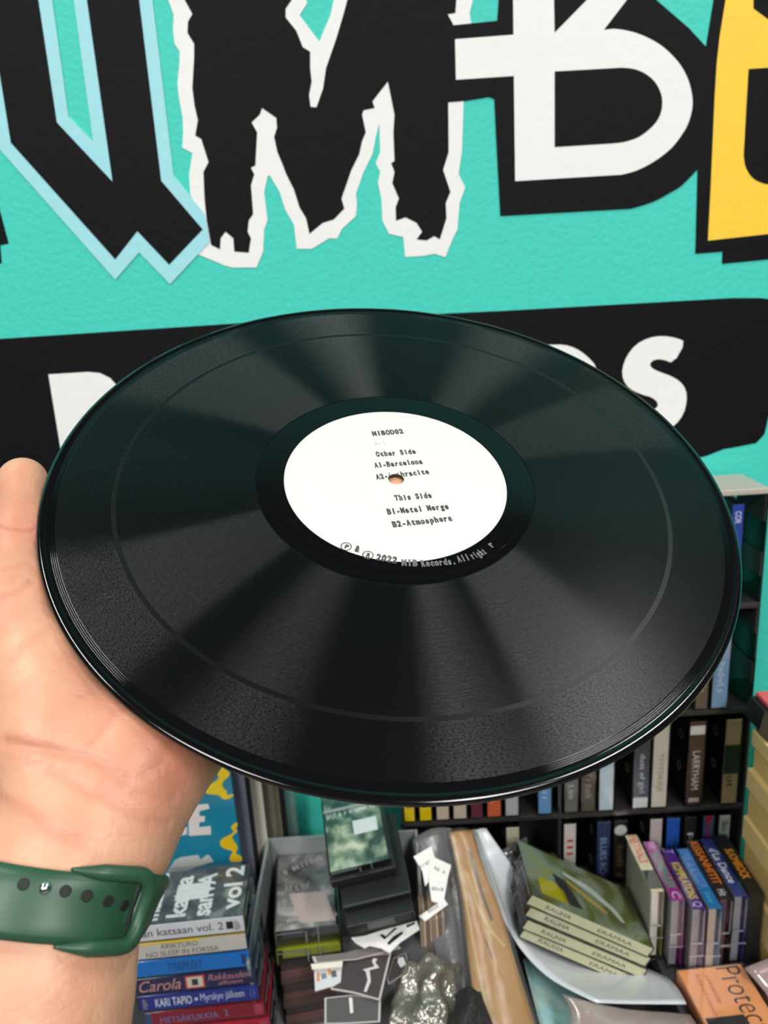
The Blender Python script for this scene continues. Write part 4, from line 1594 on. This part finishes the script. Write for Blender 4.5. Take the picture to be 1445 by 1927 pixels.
# cards under them at the front of the bin
ci, exi, eyi, _, _ = flat_quad((524, 1820), (592, 1812), (592, 1868), (534, 1868), -.60)
brown = colour((74, 56, 54), .5)
zlow = TABLE + .0045
nB = 9
topB = ctr.z - 2 * hA - .0022
for k in range(nB):
    t = thing('inlay_card', ['lowest', 'second', 'third', 'fourth', 'fifth', 'sixth', 'seventh', 'eighth', 'topmost'][k] + ' brown card counted up from the bottom of the block under the bin cassettes', 'card', frame((ctr.x - .002 + .0008 * (k % 3), ctr.y - .006 - .001 * (k % 2), zlow + (topB - zlow) * (k + .5) / nB), ex_, ey_), 'brown cards in the bin')
    obj('card_sheet', box((0, 0, 0), (wd * .92, dp * .9, (topB - zlow) / nB - .0008), .0004), [brown, colour((92, 62, 58), .5), colour((54, 44, 44), .5)][k % 3], t)

# black cases, slanting, and the green-picture case standing on them
blk = 'black cases in the clear bin'
Zb = .735


kx = (atD(744, 1628, Zb) - atD(620, 1657, Zb - .004)).normalized()
ky = Vector((0, -.28, 1)).cross(kx).normalized()
kz = kx.cross(ky).normalized()
KD = .090
FR = [atD(620, 1657, Zb - .004), atD(644, 1706, Zb - .012), atD(651, 1741, Zb - .018)]
KL = [(atD(744, 1628, Zb) - FR[0]).length, (atD(772, 1674, Zb - .008) - FR[1]).length, (atD(777, 1707, Zb - .014) - FR[2]).length]
DROP = [(FR[0] - FR[1]).dot(kz) - .0015, (FR[1] - FR[2]).dot(kz) - .0015, .017]


def black_case_at(k, label):
    ctr = FR[k] + kx * KL[k] / 2 + ky * KD / 2 - kz * DROP[k] / 2
    t = cassette(label, frame(ctr, kx, ky), KL[k], KD, DROP[k], (26, 26, 29), None, blk, opaque=True)
    obj('lid_ridge', box((0, -KD / 2 - .0004, DROP[k] * .36), (KL[k] * .98, .0012, .0012)), mat('black_ridge', (70, 70, 74), rough=.25), t)
    return t


D1 = black_case_at(0, 'black cassette case highest of the three slanting ones in the bin')
D2 = black_case_at(1, 'black cassette case in the middle of the three slanting ones')
D3 = black_case_at(2, 'black cassette case with grey artwork at its front, lowest of three')
obj('case_slot', box((-.012, -KD / 2 - .0004, .004), (.04, .0006, .004)), mat('case_slot_dark', (6, 6, 8), rough=.5), D1)
obj('case_latch', box((-.020, -KD / 2 - .0008, .0052), (.026, .001, .0016)), mat('black_ridge', (70, 70, 74)), D1)
spine_block(D3, (96, 98, 98), -.2, .2, -.4, .2, 'spine_art', -.0002)
spine_block(D3, (60, 62, 62), .24, .46, -.3, .3, 'spine_art', -.0002)

gph = photo_mat('cover_forest', [(24, 44, 42), (52, 86, 74), (130, 150, 124), (196, 204, 180)], 60, .3, .3)
Md = D1.matrix_world
d1x, d1y, d1z = (Vector(Md.col[i][:3]) for i in range(3))
Lg, Dg, Tg = .098, D1['dims'][0] * .97, .0085
ctr = Vector(Md.col[3][:3]) + d1z * (DROP[0] / 2 + Tg / 2 + .0018) + d1y * (.5 * Lg - KD / 2 + .0005)
M = frame(ctr, -d1y, d1x)
tC = cassette('clear case with misty green forest picture lying on the black cases in the bin', M, Lg, Dg, Tg, (40, 60, 56), gph, 'cassettes in the clear bin', colour((40, 42, 42)))
cover_text(tC, None, (214, 220, 214), -.10, -.44, .058, .007, PI / 2 + .06, n=22, seed=12)
obj('cover_label', box((.006, .010, Tg / 2 - .0007), (.016, .024, .0001)), colour((206, 214, 210)), tC)
obj('case_hinge', box((-.018, 0, Tg / 2 + .0007), (.0035, Dg * .96, .0012), .0004), clear('hinge_clear', (200, 204, 204), gloss=.2, rough=.1, haze=.25), tC)
# stickers -------------------------------------------------------------
GS = 'loose stickers at the front of the bin'


def card(label, pts, h, rgb, border=None, marks=(), name='sticker', th=.0009, cat='sticker', group=GS, tilt=0.0):
    """flat printed card lying level (or nearly) at height h; pts are its corners in the photo"""
    P = [atH(x, y, h + tilt * i) for i, (x, y) in enumerate(pts)]
    o = P[0].copy()
    n = Vector((0, 0, 0))
    for i in range(1, len(P) - 1):
        n += (P[i] - o).cross(P[i + 1] - o)
    if n.z < 0:
        n = -n
    n.normalize()
    P = [p - n * (p - o).dot(n) for p in P]
    cen = sum(P, Vector()) / len(P)
    t = thing(name, label, cat, Matrix.Translation(cen), group)
    iv = t.matrix_world.inverted()
    obj('sheet', prism3(P, n, th), colour(border or rgb, .45), t, M=iv)
    if border:
        Q = [cen + (p - cen) * .93 + n * .0001 for p in P]
        obj('printed_face', prism3(Q, n, .00015), colour(rgb, .4), t, M=iv)
    for mk, mrgb in marks:
        Q = []
        for x, y in mk:
            d = ray(x, y)
            Q.append(EYE + d * ((o - EYE).dot(n) / d.dot(n)) + n * .0002)
        obj('printed_mark', prism3(Q, n, .00015), colour(mrgb, .4), t, M=iv)
    return t


s6, o6 = 340 / 1445, (460, 1480)
z6 = lambda L: [(o6[0] + x * s6, o6[1] + y * s6) for x, y in L]
hs = -.590
card('cut-out white sticker with jagged black letter shapes below the black cases', z6([(855, 1210), (960, 1195), (1100, 1150), (1380, 1075), (1400, 1140), (1250, 1240), (1160, 1330), (1090, 1290), (1000, 1270), (960, 1290), (890, 1250)]), hs, (240, 240, 236),
     marks=[(z6([(1080, 1190), (1100, 1180), (1130, 1200), (1200, 1130), (1220, 1135), (1120, 1225)]), (30, 30, 32)), (z6([(1140, 1255), (1190, 1200), (1260, 1160), (1270, 1175), (1180, 1250), (1155, 1270)]), (40, 40, 42)), (z6([(1290, 1110), (1360, 1085), (1365, 1100), (1300, 1130)]), (30, 30, 32))])
card('dark square sticker with a thin white border and a wavy white line', z6([(700, 1390), (885, 1365), (1175, 1330), (1085, 1710), (870, 1650), (690, 1620)]), hs - .012, (74, 66, 68), (190, 180, 178),
     marks=[(z6([(1030, 1375), (1062, 1380), (1045, 1410), (1078, 1450), (1000, 1470), (1010, 1560), (975, 1645), (955, 1640), (985, 1550), (970, 1480), (945, 1465), (1040, 1440), (1020, 1400)]), (214, 206, 204))])
card('dark sticker with pale border and one white stroke, nearest in the bin', z6([(640, 1690), (860, 1665), (1090, 1700), (1085, 1880), (830, 1895), (640, 1900)]), hs - .016, (90, 84, 86), (190, 184, 180),
     marks=[(z6([(835, 1690), (862, 1690), (870, 1810), (845, 1815)]), (226, 220, 216))])
card('white sticker with grey pictures and an orange mark', z6([(555, 1455), (780, 1430), (770, 1560), (720, 1590), (565, 1635)]), hs - .010, (206, 206, 210),
     marks=[(z6([(580, 1490), (602, 1490), (600, 1560), (578, 1560)]), (200, 140, 60)), (z6([(610, 1500), (650, 1490), (660, 1530), (620, 1545)]), (120, 126, 140)), (z6([(690, 1480), (730, 1470), (740, 1520), (700, 1530)]), (90, 96, 104)), (z6([(668, 1450), (690, 1450), (690, 1510), (668, 1510)]), (206, 150, 70))])
card('cream card edge lying over the picture sticker', z6([(530, 1420), (785, 1395), (780, 1440), (540, 1460)]), hs - .004, (228, 222, 206))
card('grey card with pale edges behind the dark square sticker', z6([(540, 1360), (800, 1330), (1180, 1240), (1250, 1290), (900, 1380), (560, 1410)]), hs - .008, (120, 112, 112), (190, 182, 178))
card('dark sticker with a silver figure at the right of the bin', z6([(1190, 1370), (1290, 1330), (1320, 1470), (1150, 1580), (1140, 1540)]), hs - .014, (60, 56, 58), (150, 142, 142),
     marks=[(z6([(1230, 1370), (1270, 1365), (1290, 1420), (1250, 1450), (1225, 1410)]), (196, 198, 200))])
# support of the loose stickers: a grey foam block in the bin's front
blkc = atH(660, 1860, hs - .02)
foam = thing('box', 'dark grey low carton under the stickers in the bin', 'box', Matrix.Translation((XB0 + .112, YB0 + .045, TABLE + .0045)))
obj('carton', box((.008, -.002, (H + hs - .022 - TABLE - .0045) / 2), (.088, .055, H + hs - .022 - TABLE - .0045), .001), mat('dark_carton', (84, 84, 88), rough=.7), foam)

# ------------------------------------------------------------------ plastic bags and sleeves in the middle
def px_sheet(name, label, cat, rows, m, t=.0006, sub=2, wob=0.0, wf=60, seed=0, group=None, parent=None):
    """rows of (px, py, distance) from far to near, left to right"""
    g = [[atD(*p) for p in r] for r in rows]
    bm = sheet(g, t, sub, wob, wf, seed)
    o = obj(name, bm, m, parent, smooth=True)
    if parent is None:
        tag(o, label, cat, group)
    return o


tan = photo_mat('tan_print', [(222, 168, 88), (210, 148, 62), (216, 156, 74), (188, 132, 72)], 7, .4, .3, (3, 1, 1))
tan_rows = [[(846, 1568, .800), (868, 1564, .802), (888, 1564, .803)], [(862, 1645, .775), (885, 1640, .777), (910, 1636, .780)], [(873, 1720, .750), (903, 1716, .752), (940, 1712, .755)],
            [(881, 1800, .725), (918, 1795, .727), (962, 1788, .730)], [(890, 1870, .700), (935, 1868, .702), (985, 1865, .705)], [(903, 1950, .675), (955, 1950, .677), (1012, 1950, .680)]]
tanS = px_sheet('printed_sleeve', 'long tan and orange printed sleeve standing in clear plastic', 'sleeve', tan_rows, tan, .002)


def on_tan(name, uv, rgb, r=.0012):
    """thin printed line on the tan sleeve through (across, along) fractions"""
    pts = []
    for u, v in uv:
        f = v * (len(tan_rows) - 1)
        i = min(int(f), len(tan_rows) - 2)
        q = []
        for rw in (tan_rows[i], tan_rows[i + 1]):
            k = 0 if u < .5 else 1
            a, b = rw[k], rw[k + 1]
            tt = (u - .5 * k) / .5
            q.append([a[n] * (1 - tt) + b[n] * tt for n in range(3)])
        p = [q[0][n] * (1 - f + i) + q[1][n] * (f - i) for n in range(3)]
        pts.append(atD(p[0], p[1], p[2] - .0005))
    bm = bmesh.new()
    add_tube(bm, pts, r, 6)
    obj(name, bm, colour(rgb, .4), tanS)


on_tan('printed_line', [(.10, .02), (.12, .3), (.16, .55), (.20, .8), (.22, .98)], (240, 208, 140), .0022)
on_tan('printed_line', [(.34, .2), (.42, .36), (.66, .5), (.86, .58)], (238, 204, 132), .0026)
on_tan('printed_line', [(.38, .62), (.44, .60), (.46, .68), (.54, .80), (.70, .92)], (236, 204, 130), .0012)
on_tan('printed_line', [(.78, .72), (.82, .80), (.92, .92)], (236, 204, 130), .0010)
on_tan('printed_line', [(.62, .1), (.66, .3), (.74, .45)], (120, 96, 84), .0024)
on_tan('printed_line', [(.46, .5), (.58, .66), (.68, .80)], (130, 100, 80), .0014)
wrap = clear('crinkled_wrap', (240, 240, 238), gloss=.03, rough=.34, bump=.35, bscale=28, haze=.03, detail=2)
px_sheet('plastic_bag', 'clear crinkled bag wrapped around the tan sleeve', 'bag', [[(840, 1562, .792), (866, 1556, .790), (893, 1562, .795)], [(856, 1645, .768), (885, 1640, .764), (922, 1634, .771)], [(866, 1720, .743), (903, 1716, .739), (950, 1710, .747)],
         [(875, 1800, .717), (918, 1795, .713), (972, 1786, .722)], [(884, 1870, .692), (935, 1868, .688), (995, 1863, .698)], [(896, 1955, .667), (955, 1955, .663), (1022, 1955, .673)]], wrap, .0004, 2, .0018, 90, 3)
greybag = mat('grey_plastic', (104, 104, 106), rough=.22, vary=.25, vscale=18, bump=.5, bscale=60)
px_sheet('plastic_bag', 'dark grey bag left of the tan sleeve with white tags on it', 'bag', [[(778, 1580, .815), (812, 1560, .815), (848, 1562, .812)], [(784, 1650, .79), (826, 1640, .785), (864, 1636, .786)], [(796, 1720, .767), (838, 1716, .760), (874, 1712, .762)],
         [(822, 1800, .742), (856, 1796, .736), (883, 1792, .738)], [(838, 1880, .716), (866, 1878, .710), (893, 1876, .712)], [(846, 1950, .692), (875, 1950, .688), (905, 1950, .690)]], greybag, .001, 2, .002, 70, 8)
# white tags
GT = 'white paper tags on the grey bag'
for k, (q, lb) in enumerate([([(778, 1612), (812, 1592), (823, 1634), (800, 1668), (795, 1640)], 'white paper tag with a torn corner, farthest on the grey bag'),
                             ([(814, 1612), (849, 1628), (838, 1670), (806, 1652)], 'square white paper tag tilted on the grey bag'),
                             ([(806, 1652), (842, 1656), (834, 1702), (812, 1696)], 'white paper tag hanging lowest on the grey bag'),
                             ([(788, 1724), (836, 1692), (843, 1702), (800, 1734)], 'narrow white paper strip below the tags')]):
    P = [atD(x, y, .752 - .0008 * k + (1700 - y) * .00026) for x, y in q]
    n = (P[1] - P[0]).cross(P[2] - P[0])
    if n.dot(EYE - P[0]) < 0:
        n = -n
    n.normalize()
    P = [p - n * (p - P[0]).dot(n) for p in P]
    cen = sum(P, Vector()) / len(P)
    t = thing('paper_tag', lb, 'tag', Matrix.Translation(cen), GT)
    obj('paper', prism3(P, n, .0006), paper_white, t, M=t.matrix_world.inverted())
    ex_ = (P[1] - P[0]).normalized()
    M = t.matrix_world.inverted() @ frame(cen + n * .0003 - ex_ * .006, ex_, n.cross(ex_))
    scribble(M, .012, .0035, colour((70, 68, 70), .5), t, n=4, seed=k)
# block of upright cards
edge_m = [colour((150, 128, 108), .6), colour((186, 168, 146), .6), colour((122, 102, 88), .6), colour((168, 150, 134), .6)]
for k in range(8):
    a = atD(790 + 5.8 * k, 1738 - 1.5 * k, .742)
    t = thing('card', 'tan edged card standing upright, %s of the block under the tags' % ['first', 'second', 'third', 'fourth', 'fifth', 'sixth', 'seventh', 'last'][k], 'card', Matrix.Translation(a), 'upright cards in the block under the tags')
    obj('card_sheet', box((.0014, .034, -.032), (.0026, .066, .064), .0003), edge_m[k % 4], t)
crump = clear('crumpled_clear', (226, 222, 212), gloss=.22, rough=.05, bump=.8, bscale=90, haze=.25, hazecol=(190, 182, 166), detail=3)
px_sheet('plastic_bag', 'crumpled clear bag with bright glints nearest the viewer', 'bag', [[(758, 1812, .725), (800, 1800, .718), (838, 1806, .722), (868, 1830, .728)], [(748, 1860, .706), (796, 1855, .692), (836, 1858, .696), (872, 1866, .708)], [(742, 1905, .69), (790, 1902, .678), (836, 1902, .680), (868, 1905, .69)],
         [(738, 1960, .672), (790, 1960, .66), (840, 1960, .66), (872, 1960, .672)]], crump, .0004, 3, .005, 170, 5)
px_sheet('black_plastic_bag', 'small crumpled black bag at the foot of the tan sleeve', 'bag', [[(858, 1868, .690), (882, 1862, .684), (906, 1872, .690)], [(852, 1905, .676), (882, 1900, .666), (914, 1908, .676)], [(846, 1955, .662), (884, 1955, .652), (930, 1955, .662)]],
         mat('black_fuzz', (36, 33, 32), rough=.6, bump=1.0, bscale=260, vary=.3), .001, 3, .003, 200, 11)
# white plastic sleeve spreading to the right
milky = mat('milky_plastic', (202, 206, 211), rough=.3, vary=.05, vscale=14, bump=.15, bscale=30, coat=.3)
px_sheet('plastic_sleeve', 'large milky white plastic sleeve under the stack of cream cassettes', 'plastic sleeve',
         [[(890, 1566, .800), (902, 1560, .802), (914, 1560, .803)], [(908, 1625, .782), (930, 1618, .786), (952, 1612, .79)], [(932, 1695, .760), (968, 1690, .785), (1004, 1684, .80)], [(956, 1750, .742), (1012, 1756, .782), (1076, 1762, .795)],
          [(990, 1800, .722), (1090, 1808, .766), (1190, 1812, .776)], [(1042, 1848, .702), (1155, 1850, .735), (1262, 1846, .742)], [(1120, 1888, .682), (1208, 1890, .690), (1292, 1892, .697)]], milky, .0012, 2, .0008, 40, 2)
px_sheet('printed_sleeve', 'pale teal sleeve showing under the milky plastic sleeve', 'sleeve', [[(984, 1806, .748), (1010, 1806, .762), (1040, 1836, .765)], [(1000, 1870, .720), (1050, 1870, .732), (1090, 1872, .736)], [(1022, 1955, .680), (1090, 1955, .685), (1160, 1955, .690)]],
         photo_mat('teal_sleeve_print', [(120, 168, 170), (140, 184, 184), (190, 206, 190)], 20, .3, .5), .001, 2)
px_sheet('plastic_bag', 'clear rosy bag at the bottom right of the milky sleeve', 'bag', [[(1060, 1866, .690), (1180, 1896, .684), (1300, 1908, .686)], [(1080, 1905, .676), (1190, 1918, .672), (1312, 1925, .673)], [(1060, 1960, .660), (1190, 1960, .656), (1330, 1960, .658)]],
         clear('rosy_clear', (236, 222, 216), gloss=.08, rough=.12, bump=.4, bscale=24, haze=.4, hazecol=(206, 190, 184)), .0005, 2, .002, 90, 9)
px_sheet('plastic_sleeve', 'grey see-through sleeve standing behind the stack of cream cassettes', 'plastic sleeve', [[(938, 1606, .802), (962, 1592, .806), (992, 1576, .81)], [(962, 1680, .782), (984, 1668, .786), (1004, 1652, .79)], [(985, 1742, .760), (996, 1736, .764), (1008, 1712, .77)]],
         clear('grey_clear', (190, 190, 188), gloss=.1, rough=.1, bump=.6, bscale=50, haze=.25, hazecol=(150, 150, 148)), .0006, 2, .0012, 80, 4)

# ------------------------------------------------------------------ stack of four slim cream cassettes
cBL = atD(1001, 1684, .722)
cBR = atY(1233, 1786, cBL.y)
ex_ = (cBR - cBL)
wd = ex_.length
exn = ex_.normalized()
ezn = exn.cross(Vector((0, 1, 0))).normalized()
dp = atH(979, 1573, cBL.z - H).y - cBL.y
meadow = photo_mat('cover_meadow', [(70, 78, 60), (112, 118, 60), (150, 168, 150), (176, 172, 50)], 16, .3, 1.0)
CT = .0130
for k, (dx, dy, rt) in enumerate([(0, 0, 0), (.0062, .002, .012), (.0100, .001, .02), (.0165, .003, -.01)]):
    yy_ = Vector((0, 1, 0))
    ax_, ay_ = exn * math.cos(rt) + yy_ * math.sin(rt), yy_ * math.cos(rt) - exn * math.sin(rt)
    ctr = cBL + exn * (wd / 2 + dx) + Vector((0, 1, 0)) * (dp / 2 + dy) - ezn * (CT * (k + .5))
    t = cassette(['slim cassette with meadow cover, topmost of the four cream ones', 'slim cream-spined cassette second from the top of the four', 'slim cream-spined cassette third from the top of the four', 'slim cream-spined cassette at the bottom of the four'][k],
                 frame(ctr, ax_, ay_), wd, dp, CT - .0003, (232, 228, 186), meadow, 'slim cream cassettes', opaque=False)
    spine_text(t, 'RAUHA', (90, 88, 80), -.36, -.16, -.16, .2)
    spine_text(t, 'ERÄMAA', (90, 88, 80), .06, .34, -.16, .2)
    if k == 0:
        for pl_, rgb in (([(-.02, .018), (.012, .012), (.036, -.006), (.043, -.020), (.039, -.022), (.030, -.010), (.006, .004), (-.018, .012)], (206, 210, 200)),
                         ([(-.018, .008), (.004, -.004), (.024, -.016), (.022, -.019), (.0, -.010), (-.018, .003)], (196, 168, 96)),
                         ([(-.055, -.030), (-.024, -.030), (-.026, -.014), (-.035, -.006), (-.055, -.008)], (196, 184, 30)),
                         ([(-.028, -.030), (-.008, -.028), (-.02, .004), (-.034, .008)], (60, 62, 60))):
            obj('printed_shape', prism(pl_, .0001), colour(rgb, .4), t, M=Matrix.Translation((0, 0, (CT - .0003) / 2 - .0009)))

# ------------------------------------------------------------------ orange cassette lying in front of the seven
HP = BZ - H + .0172
ctr, ex_, ey_, wdp, dpp = flat_quad((1268, 1818), (1402, 1813), (1478, 1932), (1330, 1938), HP)
dpp = .080
tp_ = cassette('cassette with orange cover and big handwritten black word, lying flat', frame(atH(1268, 1818, HP) * .5 + atH(1402, 1813, HP) * .5 - ey_.normalized() * dpp / 2 + Vector((0, 0, -.0088)), -ey_, ex_), dpp, wdp, .0168, (240, 150, 96), colour((255, 178, 120)), None, colour((120, 90, 80)))
cover_text(tp_, 'Protecto', (52, 44, 48), -.46, .06, dpp * .98, .022, 0, bold=-.012)
cover_text(tp_, 'cassette', (206, 96, 60), -.38, -.14, .030, .004, -.06, shear=.3)
cover_text(tp_, 'Kiitos kun kuuntelit', (206, 96, 60), -.40, -.27, .044, .0045, -.06, shear=.3)
obj('printed_panel', box((dpp * .33, -wdp * .18, .0168 / 2 - .0008), (dpp * .34, wdp * .52, .0001)), colour((58, 50, 54)), tp_)
cover_text(tp_, 'THE', (220, 210, 206), .22, -.02, .010, .004, 0)
px_sheet('plastic_sleeve', 'pinkish clear sleeve at the right of the orange cassette', 'plastic sleeve', [[(1400, 1822, .722), (1440, 1806, .724), (1480, 1796, .726)], [(1440, 1868, .708), (1474, 1850, .71), (1500, 1838, .712)], [(1462, 1912, .692), (1490, 1900, .694), (1520, 1890, .696)]],
         clear('pink_clear', (226, 206, 206), gloss=.1, rough=.12, haze=.5, hazecol=(206, 180, 182)), .0008, 1)

# ------------------------------------------------------------------ cream boxes at the right edge and the dark case on them
creamm = mat('cream_card', (238, 208, 140), rough=.55, vary=.06, vscale=25)
creamd = mat('cream_card_edge', (224, 190, 118), rough=.6, vary=.06, vscale=25)
YBK = .672
tops = [atY(1412, 1371, YBK), atY(1406, 1443, YBK), atY(1397, 1533, YBK), atY(1389, 1632, YBK)]
zz_ = [p.z for p in tops] + [TABLE]
names = ['topmost cream cardboard box of the tall stack at the right', 'second cream cardboard box from the top of the right stack', 'third cream cardboard box from the top of the right stack', 'lowest cream cardboard box of the right stack']
for k in range(4):
    x0 = tops[k].x + (.002, 0, .001, 0)[k]
    hgt = zz_[k] - zz_[k + 1] - .0006
    t = thing('cardboard_box', names[k], 'box', Matrix.Translation((x0 + .065, YBK - .06, zz_[k + 1])), 'stacked cream boxes')
    yl = (.126, .120, .116, .110)[k]
    obj('box_base', box((.0015, .06 - yl / 2, hgt * .4), (.127, yl - .003, hgt * .8), .0008), creamd, t)
    obj('lid', box((0, .06 - yl / 2, hgt * .80), (.130, yl, hgt * .4), .0010), creamm, t)
a = atY(1432, 1330, .645)
zt_ = zz_[0]
dc = thing('black_case', 'black case with a red lid lying on top of the cream boxes', 'case', Matrix.Translation((a.x + .062, .660, zt_ + .0003)))
bm = prism([(-.062, .014), (-.050, .0), (.06, .0), (.06, .034), (-.058, .034)], .03)
obj('case_body', bm, mat('black_case', (26, 26, 29)), dc, M=Matrix(((1, 0, 0, 0), (0, 0, -1, .015), (0, 1, 0, 0), (0, 0, 0, 1))))
obj('lid', box((.003, 0, .0365), (.112, .029, .005), .001), colour((222, 90, 92)), dc)
